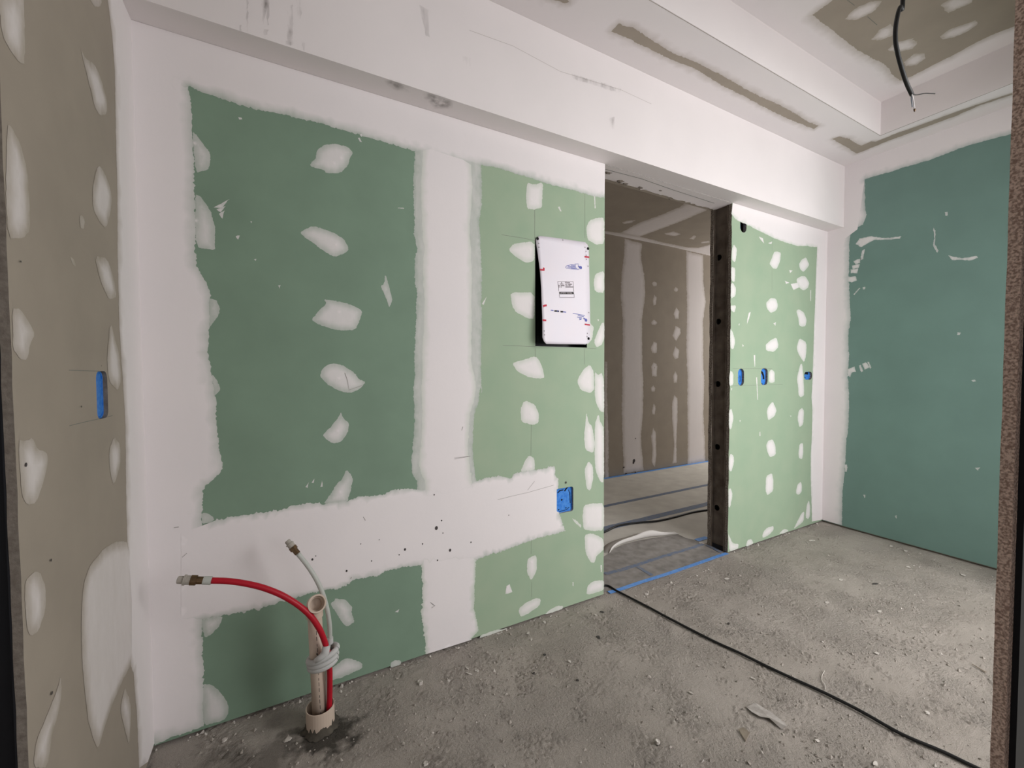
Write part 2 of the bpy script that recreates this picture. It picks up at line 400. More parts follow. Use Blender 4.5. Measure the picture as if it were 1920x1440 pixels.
def rrect(u0, u1, v0, v1, r, n=5):
    out = []
    for cx, cy, a0 in ((u1-r, v1-r, 0), (u0+r, v1-r, 90), (u0+r, v0+r, 180), (u1-r, v0+r, 270)):
        for k in range(n+1):
            a = math.radians(a0+90*k/n); out.append((cx+r*math.cos(a), cy+r*math.sin(a)))
    return out

# ------------------------------------------------------------------ floor
def band_noise(ny, nx, sp, lo, hi, seed):
    """smooth random relief with features between lo and hi metres"""
    r = np.random.default_rng(seed).normal(size=(ny, nx)); f = np.hypot(*np.meshgrid(np.fft.fftfreq(nx, sp), np.fft.fftfreq(ny, sp)))
    z = np.fft.ifft2(np.fft.fft2(r)*np.exp(-(f*lo*.5)**2)*(1-np.exp(-(f*hi)**2))).real
    return z/z.std()
def grid_floor():
    sp = .0065; x0, x1, y0, y1 = L-.02, R+.03, .12, M+.155
    nx, ny = int((x1-x0)/sp), int((y1-y0)/sp); X, Y = np.meshgrid(np.linspace(x0, x1, nx), np.linspace(y0, y1, ny))
    patch = np.clip(band_noise(ny, nx, sp, .25, .9, 1)*.6+.45, .10, 1.3)
    z = np.clip(band_noise(ny, nx, sp, .016, .05, 2), -1.2, 3.0)*.0019*patch + band_noise(ny, nx, sp, .010, .02, 3)*.0008*patch + band_noise(ny, nx, sp, .3, 1.0, 4)*.0009
    z = np.minimum(z, .0065)-.0020; z = np.where((Y > M-.09) & (X > DL-.05) & (X < DR+.05), np.minimum(z*.2-.0006, 0), z)
    z = np.where(np.hypot(X-.092, Y-1.655) < .08, np.minimum(z, 0), z)
    V = np.stack([X, Y, z], -1).reshape(-1, 3); a = (np.arange(ny-1)[:, None]*nx+np.arange(nx-1)[None]).ravel()
    F = np.stack([a, a+1, a+nx+1, a+nx], 1)
    bv, bf = box_vf(-3.2, R+.3, -3.0, M+.16, -.12, -.006); n = len(V)
    return V.tolist()+bv, F.tolist()+[tuple(i+n for i in f) for f in bf]
floor = tag(obj('floor', *grid_floor(), MT['floor'], smooth=True), 'rough grey concrete floor strewn with crumbs and dust', 'floor', kind='structure')

# ------------------------------------------------------------------ back wall
wb = empty('wall_back', (1.0, M, 0), 'back wall of green moisture board with white joint compound and a doorway', 'wall', kind='structure')
xj = BACK.uv([(838, 600)])[0][0]; zj = BACK.uv([(620, 1025)])[0][1]
# cut-outs
def px_rect(pl, l, r, t, b_):
    c = pl.uv([(l, (t+b_)/2), (r, (t+b_)/2), ((l+r)/2, t), ((l+r)/2, b_)])
    return c[0][0], c[1][0], c[3][1], c[2][1]
boxes = {  # left, right, top, bottom as surveyed; corner radius; depth
    'outlet': (BACK, px_rect(BACK, 1043, 1075, 914.5, 961), .014, .012),
    'switch1': (BACK, px_rect(BACK, 1383.8, 1395, 691.5, 723), .03, .016),
    'switch2': (BACK, px_rect(BACK, 1427, 1439.3, 690.5, 722), .03, .016),
    'small': (BACK, px_rect(BACK, 1508, 1522.5, 697, 712), .03, .016),
    'upper': (BACK, px_rect(BACK, 1388, 1399.8, 401, 436), .035, .045),
    'left': (LEFT, px_rect(LEFT, 181, 202, 696, 785), .020, .009)}
def box_hole(k):
    pl, (a, b_, c, d), r, dep = boxes[k]; a, b_ = min(a, b_), max(a, b_)
    return rrect(a, b_, c, d, min(r, (b_-a)*.49, (d-c)*.49))
zm = boxes['outlet'][1][2]-.012
PAN = (1.142, 1.476, 1.438, 1.985)
g = .0015
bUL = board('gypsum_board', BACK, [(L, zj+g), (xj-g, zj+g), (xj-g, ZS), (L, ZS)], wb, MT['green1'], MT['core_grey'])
bUM = board('gypsum_board', BACK, [(xj+g, zm), (DL, zm), (DL, ZS), (xj+g, ZS)], wb, MT['green2'], MT['core_grey'],
            holes=[[(PAN[0], PAN[2]), (PAN[1], PAN[2]), (PAN[1], PAN[3]), (PAN[0], PAN[3])], box_hole('outlet')])
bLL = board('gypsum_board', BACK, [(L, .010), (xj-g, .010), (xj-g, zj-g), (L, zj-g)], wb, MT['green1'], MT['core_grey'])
bLM = board('gypsum_board', BACK, [(xj+g, .010), (DL, .010), (DL, zm), (xj+g, zm)], wb, MT['green2'], MT['core_grey'])
bRS = board('gypsum_board', BACK, [(DR, .010)]+[(DR+.004*math.sin(k*2.1)*math.sin(k*.7), .05+k*.06) for k in range(40)]+[(DR, ZS), (R, ZS), (R, .010)], wb, MT['green2'], MT['core'],
            holes=[box_hole(k) for k in ('switch1', 'switch2', 'small', 'upper')])
# the other face of the partition, seen as a cut edge at the doorway and from the next room
YB = M+.139
slab('rear_board', (-.6, DL, YB, YB+.026, 0, ZF+.3), MT['beige'], wb)
board('rear_board', Plane(1, YB, -1), [(DR, .0)]+[(DR+.005*math.sin(k*1.7)*math.sin(k*.9+1), .03+k*.06) for k in range(40)]+[(DR, ZF+.3), (7.6, ZF+.3), (7.6, 0)], wb, MT['beige'], MT['core'], thick=.026)
slab('rear_board', (DL, DR, YB, YB+.026, ZS, ZF+.3), MT['beige'], wb)
# bottom track and hollow between the boards
for x0, x1 in ((L, DL-.004), (DR+.006, R)):
    slab('bottom_track', (x0, x1, M+BT+.002, YB-.002, 0, .03), MT['steel_shaded'], wb)  # shade of the gap under the boards is in the track's colour
slab('end_stud', (DL-.045, DL-.006, M+BT+.001, YB-.001, .03, ZS), MT['steel'], wb)
# lintel with a broken plaster edge
lint = board('lintel_board', Plane(2, ZS-.004, -1),
             [(DL, M-.001), (DR, M-.001)]+[(DR-(DR-DL)*k/46, YB+.004-.020*(abs(math.sin(k*1.3))*abs(math.sin(k*.37+.5))+(.5 if k > 30 else 0))+RNG.normal(0, .003)) for k in range(47)],
             wb, MT['white'], MT['core_grey'], thick=.012)
for a, c in (((120, 125), (820, 345)), ):
    P2 = Plane(2, ZS-.004, -1)
    strip('crack_line', P2, P2.uv(cr('I', 120, 128, 350, 188, 560, 262, 820, 346)), .004, MT['pencil'], wb, h=.0006)
for q in ((135, 150, 30), (215, 205, 34), (250, 220, 20), (345, 245, 26), (475, 265, 14), (530, 320, 12)):
    P2 = Plane(2, ZS-.004, -1); c = P2.uv(cr('I', q[0], q[1]))[0]; s = q[2]*.0011
    coat('plaster_crumb', P2, [(c[0]+s*math.cos(t)*RNG.uniform(.6, 1.2), c[1]+.5*s*math.sin(t)*RNG.uniform(.6, 1.2)) for t in np.linspace(0, 5.6, 8)], MT['core'], wb, step=.012, feather=.01, h=.008, rough=.001)
# open metal stud in the right jamb: channel open towards the doorway, round knock-outs in its web
stud = empty('jamb_stud', (DR+.02, M+.08, 0), 'dusty open steel stud with round knock-out holes in the right door jamb', 'stud')
WX = DR+.016; ws = Plane(0, WX, -1)
kn = []
for x, y in ((1348, 483), (1347, 603), (1346, 720), (1345, 838), (1344, 952)):
    d = ray(x, y); P = CAM+d*(WX-CAM[0])/d[0]; kn.append((P[1], P[2]))
sy0, sy1 = M+BT+.004, YB-.003
board('web', ws, [(sy0, .0), (sy1, .0), (sy1, ZS), (sy0, ZS)], stud, MT['steel'], MT['steel'], thick=.001,
      holes=[[(a+  .0215*math.cos(t), c+.0215*math.sin(t)) for t in np.linspace(0, 2*math.pi, 15)[:-1]] for a, c in kn])
for y0, y1 in ((sy0-.0012, sy0), (sy1, sy1+.0012)):
    slab('flange', (DR+.002, WX, y0, y1, 0, ZS), MT['steel'], stud)
for y0, y1 in ((sy0, sy0+.010), (sy1-.010, sy1)):
    slab('lip', (DR+.002, DR+.0032, y0, y1, 0, ZS), MT['steel'], stud)
slab('dark_backing', (WX+.03, WX+.032, sy0, sy1, 0, ZS), MT['black'], stud)  # black sheet standing in for the unlit hollow behind the knock-outs

# joint compound bands on the back wall
def uv(pl, *lists): return [q for l in lists for q in pl.uv(l)]
ul_left = cr('D', 105,72, 118,140, 125,200, 126,330, 135,430, 143,640, 142,720, 150,900, 148,1040, 152,1140, 168,1165, 200,1230, 232,1290, 238,1430) + \
          cr('E', 235,60, 232,180, 225,330, 240,400, 255,480, 270,590, 275,740, 280,830, 295,920, 312,1000, 300,1040, 250,1090, 205,1130, 190,1160, 188,1350)
ll_left = cr('F', 186,640, 188,720, 195,850, 198,960, 200,1090, 197,1285)
ll_bot = cr('X', 365,545, 285,575, 200,600, 120,635, 92,655)
ul_top = cr('D', 105,72, 200,110, 300,140, 400,180, 540,215, 650,235, 760,262, 900,290, 1000,325, 1130,360, 1250,395, 1380,435, 1465,458)
ul_right = cr('D', 1465,458, 1460,560, 1455,700, 1462,850, 1460,960, 1470,1010, 1478,1050, 1465,1100, 1465,1250, 1475,1300, 1470,1430) + \
           cr('E', 1475,100, 1468,220, 1462,350, 1465,450, 1455,550, 1462,650, 1462,780, 1450,900, 1445,980, 1450,1050, 1478,1090, 1480,1150)
ul_bot = cr('E', 1500,1148, 1380,1140, 1320,1150, 1270,1180, 1150,1185, 1050,1215, 930,1230, 830,1225, 750,1240, 650,1270, 540,1280, 430,1300, 350,1310, 270,1330, 180,1352)
um_left = cr('G', 425,150, 430,260, 428,380, 415,480, 420,550, 425,650, 430,750, 430,840, 425,930, 430,1000, 428,1100, 425,1250, 430,1430) + \
          cr('H', 375,20, 365,90, 345,150, 340,230, 335,330, 345,420, 355,492)
um_top = cr('G', 425,152, 500,160, 600,190, 700,220, 800,255, 900,280, 1000,305, 1060,325, 1121,335)
hz_top2 = cr('H', 330,494, 400,470, 450,460, 530,470, 540,450, 580,440, 650,430, 745,412)
hz_end = cr('H', 745,412, 750,460, 766,480, 762,525)
hz_end2 = cr('H', 768,640, 785,690, 800,735)
hz_bot2 = cr('H', 800,735, 740,750, 630,780, 500,830, 430,850, 330,884)
ll_top = cr('F', 186,642, 310,620, 430,600, 550,575, 640,545, 735,520, 830,490, 920,470, 1050,445, 1090,410, 1150,395, 1230,385, 1300,350, 1400,330, 1520,316)
ll_right = cr('F', 1502,300, 1510,400, 1510,520, 1505,620, 1515,700, 1530,790, 1528,850)
lm_left = cr('H', 352,870, 350,950, 345,1050, 345,1130, 360,1190, 365,1235, 330,1272)
cg1, cg2 = MT['coat_green1'], MT['coat_green2']
U = BACK.uv
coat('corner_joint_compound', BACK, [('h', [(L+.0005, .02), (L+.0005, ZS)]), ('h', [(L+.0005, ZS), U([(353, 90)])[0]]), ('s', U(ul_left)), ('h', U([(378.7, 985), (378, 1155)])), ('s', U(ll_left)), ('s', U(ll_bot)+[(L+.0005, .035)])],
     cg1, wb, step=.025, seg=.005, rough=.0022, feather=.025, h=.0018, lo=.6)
coat('ceiling_joint_compound', BACK, [('h', [(L+.001, ZS-.0005), (DL, ZS-.0005)]), ('h', [(DL, ZS-.0005), U([(1133, 371)])[0]]), ('s', U(um_top[::-1])), ('s', U([um_top[0], (840, 300), ul_top[-1]])), ('s', U(ul_top[::-1])), ('h', U([(300, 180)])+[(L+.001, 2.2)])],
     cg1, wb, step=.025, seg=.0045, rough=.0024, feather=.028, h=.0016, lo=.45, base=.0006)
fr = lambda pts, dx: [(x+dx, y) for x, y in pts]
coat('joint_tape_first_coat', BACK, [('s', U(ul_right)), ('h', U([(785, 960), (900, 930)])), ('s', U(um_left[::-1])), ('h', U([(885, 300), (790, 275)]))], cg1, wb, step=.02, seg=.004, rough=.0022, feather=.008, h=.0008, lo=.40, hi=.56)
coat('joint_tape_compound', BACK, [('s', U(fr(ul_right, 13))), ('h', U([(797, 960), (884, 930)])), ('s', U([(x-(17 if y < 700 else 7), y) for x, y in um_left[::-1]])), ('h', U([(868, 300), (806, 280)]))], cg2, wb, step=.02, rough=.0015, feather=.03, h=.0015, lo=.55, base=.0009)
coat('joint_tape_compound', BACK, [('s', U(ll_right)), ('h', U([(798, 1226.5), (884, 1199)])), ('s', U(lm_left[::-1])), ('h', U([(890, 1030), (792, 1045)]))], cg2, wb, step=.02, seg=.0045, rough=.0028, feather=.016, h=.0016, lo=.45, base=.0006)
coat('joint_tape_compound', BACK, [('s', U(ul_bot[::-1][1:])), ('s', U([ul_bot[0]]+hz_top2)), ('s', U(hz_end)), ('h', U([(1045.6, 917), (1043.3, 917), (1043.3, 958), (1046, 960)])), ('s', U(hz_end2)), ('s', U(hz_bot2)), ('s', U([hz_bot2[-1], ll_top[-1]])), ('s', U(ll_top[::-1])), ('h', U([(340, 1160), (340, 1000)]))],
     cg1, wb, step=.022, seg=.0045, rough=.0030, feather=.014, h=.0017, lo=.55, base=.0009)
# right of the doorway
U_k = cr('K', 205,165, 232,200, 268,222, 320,245, 420,295, 500,335, 600,375, 700,405, 770,405, 848,415)
rs_r = cr('K', 848,415, 840,600, 835,750, 825,1000, 820,1200, 812,1430) + cr('L', 805,180, 812,280, 808,450, 800,620, 800,800, 805,950, 808,1112)
uh = box_hole('upper')
coat('ceiling_joint_compound', BACK, [('h', [(R-.001, ZS-.0005), (DR+.004, ZS-.0005)]), ('s', U(U_k)), ('h', U([cr('K', 880, 430)[0]])+[(R-.001, 2.35)])], cg2, wb, step=.025, rough=.002, feather=.012, h=.0018, lo=.6,
     holes=[])
coat('corner_joint_compound', BACK, [('h', [(R-.0005, .02), (R-.0005, ZS-.001)]), ('h', U([cr('K', 848, 380)[0]])), ('s', U(rs_r)), ('h', [(R-.0005, .02)])], cg2, wb, step=.025, rough=.0012, feather=.010, h=.0022, lo=.7, base=.0006)

# fastener patches (close-up key, outline, screw dots)
PATCH = [
 (bUL, 'D', (128,335, 165,375, 205,430, 238,470, 236,540, 225,570, 150,592), ((143,412),)),
 (bUL, 'D', (145,718, 180,730, 215,780, 240,820, 268,920, 265,990, 268,1055, 150,1035), ((152,876),)),
 (bUL, 'E', (225,0, 245,0, 275,10, 297,80, 275,120, 228,178), ()),
 (bUL, 'E', (245,450, 280,490, 300,545, 265,582, 262,582), ()),
 (bUL, 'E', (186,1285, 230,1290, 262,1322, 250,1338, 186,1352), ()),
 (bUL, 'D', (830,548, 870,500, 880,450, 920,422, 990,415, 1060,432, 1095,468, 1075,500, 1065,545, 1020,592, 930,590, 915,570), ((980,532), (1020,500))),
 (bUL, 'D', (772,948, 850,905, 960,940, 1040,985, 1070,1045, 1050,1070, 985,1095, 930,1065, 840,1000), ((990,1022),)),
 (bUL, 'D', (1285,1200, 1300,1230, 1320,1310, 1330,1350, 1312,1400, 1295,1350, 1275,1300, 1260,1270, 1280,1255), ()),
 (bUL, 'E', (920,3, 960,8, 1070,30, 1148,70, 1140,110, 1110,188, 1000,190, 900,160, 843,128, 890,70, 935,30), ((1010,80),)),
 (bUL, 'E', (895,465, 910,420, 965,387, 1030,398, 1110,450, 1125,480, 1172,500, 1130,545, 1075,568, 990,545, 930,505), ((1008,478),)),
 (bUL, 'E', (1022,678, 1035,715, 1072,750, 1060,810, 1020,860, 980,868, 940,850, 910,820, 960,770, 1000,720), ((1002,793),)),
 (bUL, 'E', (1055,1022, 1095,1075, 1080,1150, 1060,1226, 915,1236, 960,1170, 1005,1100, 1025,1090), ((1016,1160),)),
 (bLL, 'F', (957,550, 985,530, 985,518, 1050,525, 1090,570, 1085,610, 1105,660, 1060,688, 1035,670, 990,600), ()),
 (bLL, 'F', (955,1012, 955,945, 1040,880, 1080,878, 1150,905, 1148,940, 1050,985), ()),
 (bLL, 'F', (1320,935, 1320,905, 1345,888, 1382,892, 1380,915), ()),
 (bLL, 'F', (190,1035, 240,1032, 300,1080, 348,1160, 345,1210, 320,1250, 190,1284), ()),
 (bLL, 'F', (184,640, 312,622, 300,670, 250,730, 205,755, 190,700), ()),
 (bUM, 'G', (685,245, 720,260, 775,245, 770,330, 768,390, 725,398, 685,395, 678,330), ((705,343),)),
 (bUM, 'G', (580,625, 610,590, 727,578, 727,685, 680,700, 620,665), ((700,625),)),
 (bUM, 'G', (590,865, 727,865, 727,1012, 690,1012, 620,975, 600,940), ((702,928), (706,998))),
 (bUM, 'G', (600,1262, 660,1245, 735,1222, 765,1270, 785,1345, 750,1350, 690,1340, 630,1310), ((705,1265),)),
 (bUM, 'G', (1119,445, 1080,445, 1035,460, 1017,500, 1025,570, 1075,597, 1119,590), ((1112,512),)),
 (bUM, 'G', (1119,742, 1070,760, 1058,800, 1065,860, 1119,870), ()),
 (bUM, 'G', (1119,1035, 1105,1035, 1080,1090, 1060,1140, 1075,1175, 1105,1160, 1119,1120), ()),
 (bUM, 'G', (1036,1035, 1060,1060, 1050,1130, 1020,1162, 1030,1100), ()),
 (bUM, 'G', (965,1362, 1000,1300, 1038,1270, 1060,1310, 1062,1410, 1040,1432, 985,1415), ((1027,1370),)),
 (bUM, 'G', (1065,1420, 1065,1310, 1085,1330, 1105,1315, 1117,1360, 1119,1540, 1095,1535, 1070,1480), ((1112,1390),)),
 (bUM, 'H', (575,130, 590,90, 605,83, 650,105, 668,150, 665,195, 640,205, 580,190), ((626,150),)),
 (bUM, 'H', (575,440, 595,390, 615,357, 645,370, 648,432, 610,446), ((625,412),)),
 (bUM, 'H', (905,140, 915,190, 935,215, 947,300, 940,345, 900,330, 893,260, 900,200), ((917,235),)),
 (bUM, 'H', (948,195, 965,150, 975,190, 993,220, 993,492, 975,490, 950,430, 945,340), ((988,262),)),
 (bUM, 'H', (895,430, 915,385, 938,410, 940,470, 925,535, 905,520), ((915,460),)),
 (bUM, 'H', (993,595, 935,598, 893,605, 885,660, 890,725, 930,735, 993,732), ((912,692),)),
 (bLM, 'H', (895,755, 930,745, 985,770, 993,800, 990,830, 955,860, 945,895, 925,890, 900,840), ()),
 (bLM, 'H', (625,865, 655,855, 658,930, 630,985, 607,940, 610,880), ((629,890),)),
 (bLM, 'H', (565,1125, 600,1095, 650,1070, 678,1075, 670,1110, 610,1150, 575,1165), ()),
 (bLM, 'H', (695,1155, 720,1130, 760,1108, 790,1110, 785,1125), ()),
 (bLM, 'H', (905,1056, 910,1010, 940,985, 993,980, 993,1032), ()),
 (bLM, 'H', (370,1270, 380,1255, 450,1230, 520,1220, 440,1250), ()),
 (bUM, 'H', (832,670, 850,680, 880,705, 878,720, 845,690), ()),
 (bRS, 'K', (490,540, 510,490, 525,450, 545,445, 577,455, 570,520, 545,578, 520,575), ()),
 (bRS, 'K', (712,540, 730,510, 765,488, 790,545, 770,575, 745,600, 720,580), ()),
 (bRS, 'K', (690,655, 730,630, 760,632, 790,680, 780,720, 745,740, 710,715), ((745,705),)),
 (bRS, 'K', (465,830, 500,795, 540,800, 555,850, 540,890, 500,908, 470,870), ((498,855),)),
 (bRS, 'K', (690,890, 715,880, 750,905, 770,960, 762,1005, 735,1012, 712,1000, 708,950), ()),
 (bRS, 'K', (462,1145, 500,1110, 545,1090, 560,1160, 525,1200, 465,1190), ()),
 (bRS, 'K', (695,1160, 715,1095, 770,1130, 765,1230, 750,1278, 720,1235, 698,1190), ((737,1193),)),
 (bRS, 'K', (487,1350, 505,1330, 530,1350, 530,1425, 510,1432, 487,1425), ()),
 (bRS, 'L', (695,40, 720,-65, 735,-75, 745,10, 750,120, 750,165, 725,182, 708,160, 705,100), ()),
 (bRS, 'K', (208,510, 208,430, 225,390, 248,430, 235,530), ()),
 (bRS, 'K', (203,560, 235,570, 230,680, 203,660), ()),
 (bRS, 'K', (200,690, 215,680, 240,720, 235,780, 200,800), ()),
 (bRS, 'K', (200,850, 240,850, 230,905, 200,885), ()),
 (bRS, 'K', (197,1020, 215,1050, 235,1120, 220,1180, 197,1170), ()),
 (bRS, 'K', (193,1340, 215,1350, 222,1440, 193,1440), ()),
 (bRS, 'L', (190,0, 222,0, 215,90, 190,95), ()),
 (bRS, 'L', (187,280, 205,262, 222,330, 205,420, 187,415), ()),
 (bRS, 'L', (185,640, 200,600, 222,620, 225,670, 205,740, 185,725), ()),
 (bRS, 'L', (183,870, 200,860, 215,910, 195,1008, 183,1000), ()),
 (bRS, 'L', (180,1200, 200,1240, 215,1275, 260,1280, 255,1315, 190,1340), ()),
 (bRS, 'L', (315,1290, 325,1250, 355,1242, 372,1275, 320,1300), ()),
 (bRS, 'L', (437,1215, 450,1180, 475,1155, 520,1145, 522,1175, 490,1210, 440,1235), ()),
 (bRS, 'L', (560,1205, 600,1165, 638,1178, 600,1200), ()),
 (bRS, 'L', (672,1165, 700,1110, 730,1050, 752,1035, 748,1110, 690,1155), ()),
 (bRS, 'L', (770,990, 785,950, 797,1000, 795,1070, 780,1095, 760,1080), ()),
 (bRS, 'L', (470,290, 480,250, 515,210, 545,275, 530,320, 480,355), ()),
 (bRS, 'L', (700,340, 710,280, 735,258, 750,280, 745,380, 715,408), ()),
 (bRS, 'L', (465,540, 480,505, 515,495, 535,540, 540,610, 495,630, 475,590), ((488,550),)),
 (bRS, 'L', (708,600, 715,530, 742,520, 745,600, 735,645, 712,635), ()),
 (bRS, 'L', (460,880, 465,770, 510,748, 520,800, 520,880, 475,915), ()),
 (bRS, 'L', (690,880, 700,835, 725,812, 735,840, 732,890, 708,912, 690,900), ()),
]
for bd, k, o_, dots in PATCH:
    dk_ = bd in (bUL, bLL)
    coat('joint_compound_patch', BACK, U(cr(k, *o_)), cg1 if dk_ else cg2, bd, step=.010, seg=.004, rough=.0012, feather=.030, h=.0016, smooth=.16,
         lo=.46 if dk_ else .60, hi=.84 if dk_ else .92, base=.0004, dots=[U(cr(k, *d))[0] for d in dots])
# small trowel marks and drips
MARK = [
 (bUL, 'D', (405,255, 425,258, 430,268, 412,270)), (bUL, 'D', (258,797, 355,748, 300,800)), (bUL, 'D', (275,808, 330,790, 300,825)), (bUL, 'D', (290,835, 325,815, 310,865)),
 (bUL, 'D', (390,970, 415,965, 405,990)), (bUL, 'D', (1130,345, 1150,350, 1148,375, 1136,365)), (bUL, 'D', (1122,380, 1135,378, 1148,405, 1135,402)), (bUL, 'D', (645,1265, 660,1262, 652,1285)),
 (bUL, 'D', (478,880, 488,880, 484,892)), (bUL, 'D', (500,1108, 515,1105, 510,1118)), (bUL, 'D', (1362,798, 1400,800, 1400,805, 1365,802)),
 (bUL, 'E', (808,1130, 830,1100, 822,1135)), (bUL, 'E', (845,1105, 862,1080, 858,1105)), (bUL, 'E', (898,1130, 908,1090, 912,1128)),
 (bUM, 'G', (858,385, 868,382, 878,410, 870,408)), (bUM, 'G', (1062,320, 1068,320, 1070,392, 1064,392)), (bUM, 'G', (430,930, 460,885, 440,935)), (bUM, 'G', (1080,1015, 1090,1018, 1085,1028)),
 (bRS, 'K', (335,905, 350,900, 338,950, 322,992, 325,950)), (bRS, 'K', (258,990, 268,985, 262,1005)), (bRS, 'K', (285,1140, 298,1152, 290,1162)), (bRS, 'K', (520,985, 540,975, 535,1005)),
 (bRS, 'K', (640,585, 665,590, 645,608)), (bRS, 'K', (605,665, 640,680, 615,690)), (bRS, 'K', (650,690, 700,680, 712,715, 670,735)), (bRS, 'K', (797,735, 803,735, 802,820, 797,815)),
 (bRS, 'K', (410,335, 440,345, 450,385, 430,365)), (bRS, 'K', (480,385, 512,370, 505,390)), (bRS, 'K', (372,1225, 384,1222, 383,1310, 378,1310)), (bRS, 'L', (390,30, 398,28, 405,200, 400,198)),
 (bRS, 'L', (645,315, 658,318, 650,326)), (bRS, 'L', (265,350, 275,350, 270,368)), (bRS, 'L', (416,440, 422,438, 422,470, 416,472)), (bRS, 'L', (202,110, 212,112, 206,132)),
 (bLM, 'H', (505,1010, 520,1000, 535,1040, 500,1050)), (bLM, 'H', (835,990, 841,990, 841,1010, 836,1008)), (bLM, 'H', (975,905, 982,905, 982,940, 977,940)), (bLL, 'F', (1345,600, 1372,582, 1365,602)),
]
for bd, k, o_ in MARK:
    coat('compound_smear', BACK, U(cr(k, *o_)), cg1 if bd in (bUL, bLL) else cg2, bd, step=.01, seg=.006, rough=.001, feather=.004, h=.0008, lo=.7, hi=.9, base=.0004)
# pencil lines, nail holes and scratches
for k, pts in (('G', (540,540, 640,556, 728,572)), ('G', (548,1165, 640,1166, 735,1170)), ('G', (728,400, 728,560)), ('G', (1010,300, 1010,560)), ('G', (730,1180, 731,1240)), ('G', (1008,1180, 1009,1270)), ('G', (1010,1178, 1075,1182)),
               ('H', (630,205, 628,355)), ('H', (630,785, 629,850)), ('H', (632,990, 632,1065))):
    strip('pencil_line', BACK, U(cr(k, *pts)), .0014, MT['pencil'], bUM if k == 'G' else bLM, h=.0003)
for k, pts in (('K', (215,1325, 510,1326)), ('K', (690,1348, 750,1345)), ('L', (200,95, 360,90, 590,82)), ('K', (512,345, 512,440)), ('K', (510,580, 510,740))):
    strip('pencil_line', BACK, U(cr(k, *pts)), .0014, MT['pencil'], bRS, h=.0003)
for k, x, y, r in (('F',1593,95,.0075), ('F',1405,223,.005), ('F',1675,228,.006), ('F',1625,50,.003), ('F',1632,125,.0025), ('F',1510,190,.003), ('F',1370,255,.0025), ('F',1600,288,.0025), ('F',1800,180,.0025), ('F',1055,352,.004), ('F',850,283,.004),
                   ('F',1140,190,.002), ('F',1250,165,.002), ('F',1205,292,.0025), ('H',180,682,.003), ('H',516,655,.0025), ('H',327,790,.003), ('H',160,880,.003), ('H',143,553,.003), ('H',802,492,.005), ('F',870,262,.002)):
    disc('nail_hole', BACK, U(cr(k, x, y))[0], r, MT['speck'], wb, h=.0032, n=8, ry=r*1.25)
for k, pts, wd in (('F', (1155,28, 1168,50), .004), ('F', (1080,400, 1085,388), .004), ('F', (20,92, 50,88), .004), ('F', (70,270, 98,245), .003), ('H', (460,578, 530,560, 610,542, 740,505), .003), ('H', (610,530, 645,485), .003), ('H', (245,375, 325,360), .003),
                   ('F', (1562,545, 1585,560, 1565,575), .003), ('E', (1045,445, 1060,490, 1070,548, 1150,520), .0025), ('E', (1745,790, 1752,768), .004), ('H', (125,1090, 145,1108, 130,1115), .003), ('E', (1700,955, 1790,945), .003)):
    strip('scratch', BACK, U(cr(k, *pts)), wd*.6, MT['scuff'], wb, h=.0032)

# ------------------------------------------------------------------ left wall
wl = empty('wall_left', (L, 1.4, 0), 'left wall of beige plasterboard with smeared white compound patches and a cut end', 'wall', kind='structure')
lb = board('gypsum_board', LEFT, [(LEND+.002*math.sin(k*1.9)*math.sin(k*.53), .01+k*(ZL-.01)/60) for k in range(61)]+[(M, ZL), (M, .01)], wl, MT['beige'], MT['core_brown'], thick=.0135, holes=[box_hole('left')])
slab('stud_face', (L-.12, L-.020, LEND+.03, LEND+.032, 0, ZL), MT['steel_shaded'], wl)  # darkness of the open wall cavity is painted into this plate
slab('outer_board', (L-.135, L-.121, LEND, M, 0, ZL), MT['beige'], wl)
slab('shaded_edge', (L-.0165, L-.0138, LEND+.001, LEND+.03, 0, ZL), MT['steel_shaded'], wl)  # near-black strip continuing the painted cavity shade
UL_ = LEFT.uv; cb = MT['coat_beige']
lw_edge = cr('A', 600,-60, 605,0, 630,200, 645,400, 650,700, 660,1100, 660,1430)+cr('B', 664,100, 670,400, 690,700, 705,950, 710,1430)+cr('C', 713,60, 716,215)
lw_edge2 = cr('C', 735,870, 750,900, 757,1000, 770,1150, 782,1440)
coat('corner_joint_compound', LEFT, [('h', [(M-.0005, .02), (M-.0005, ZL-.02)]), ('h', UL_([(200, -60)])), ('s', UL_(lw_edge)), ('h', UL_(cr('C', 735, 500))), ('s', UL_(lw_edge2)), ('h', [(M-.08, .02), (M-.0005, .02)])],
     cb, wl, step=.03, rough=.0012, feather=.022, h=.0018, lo=.35, hi=.97)
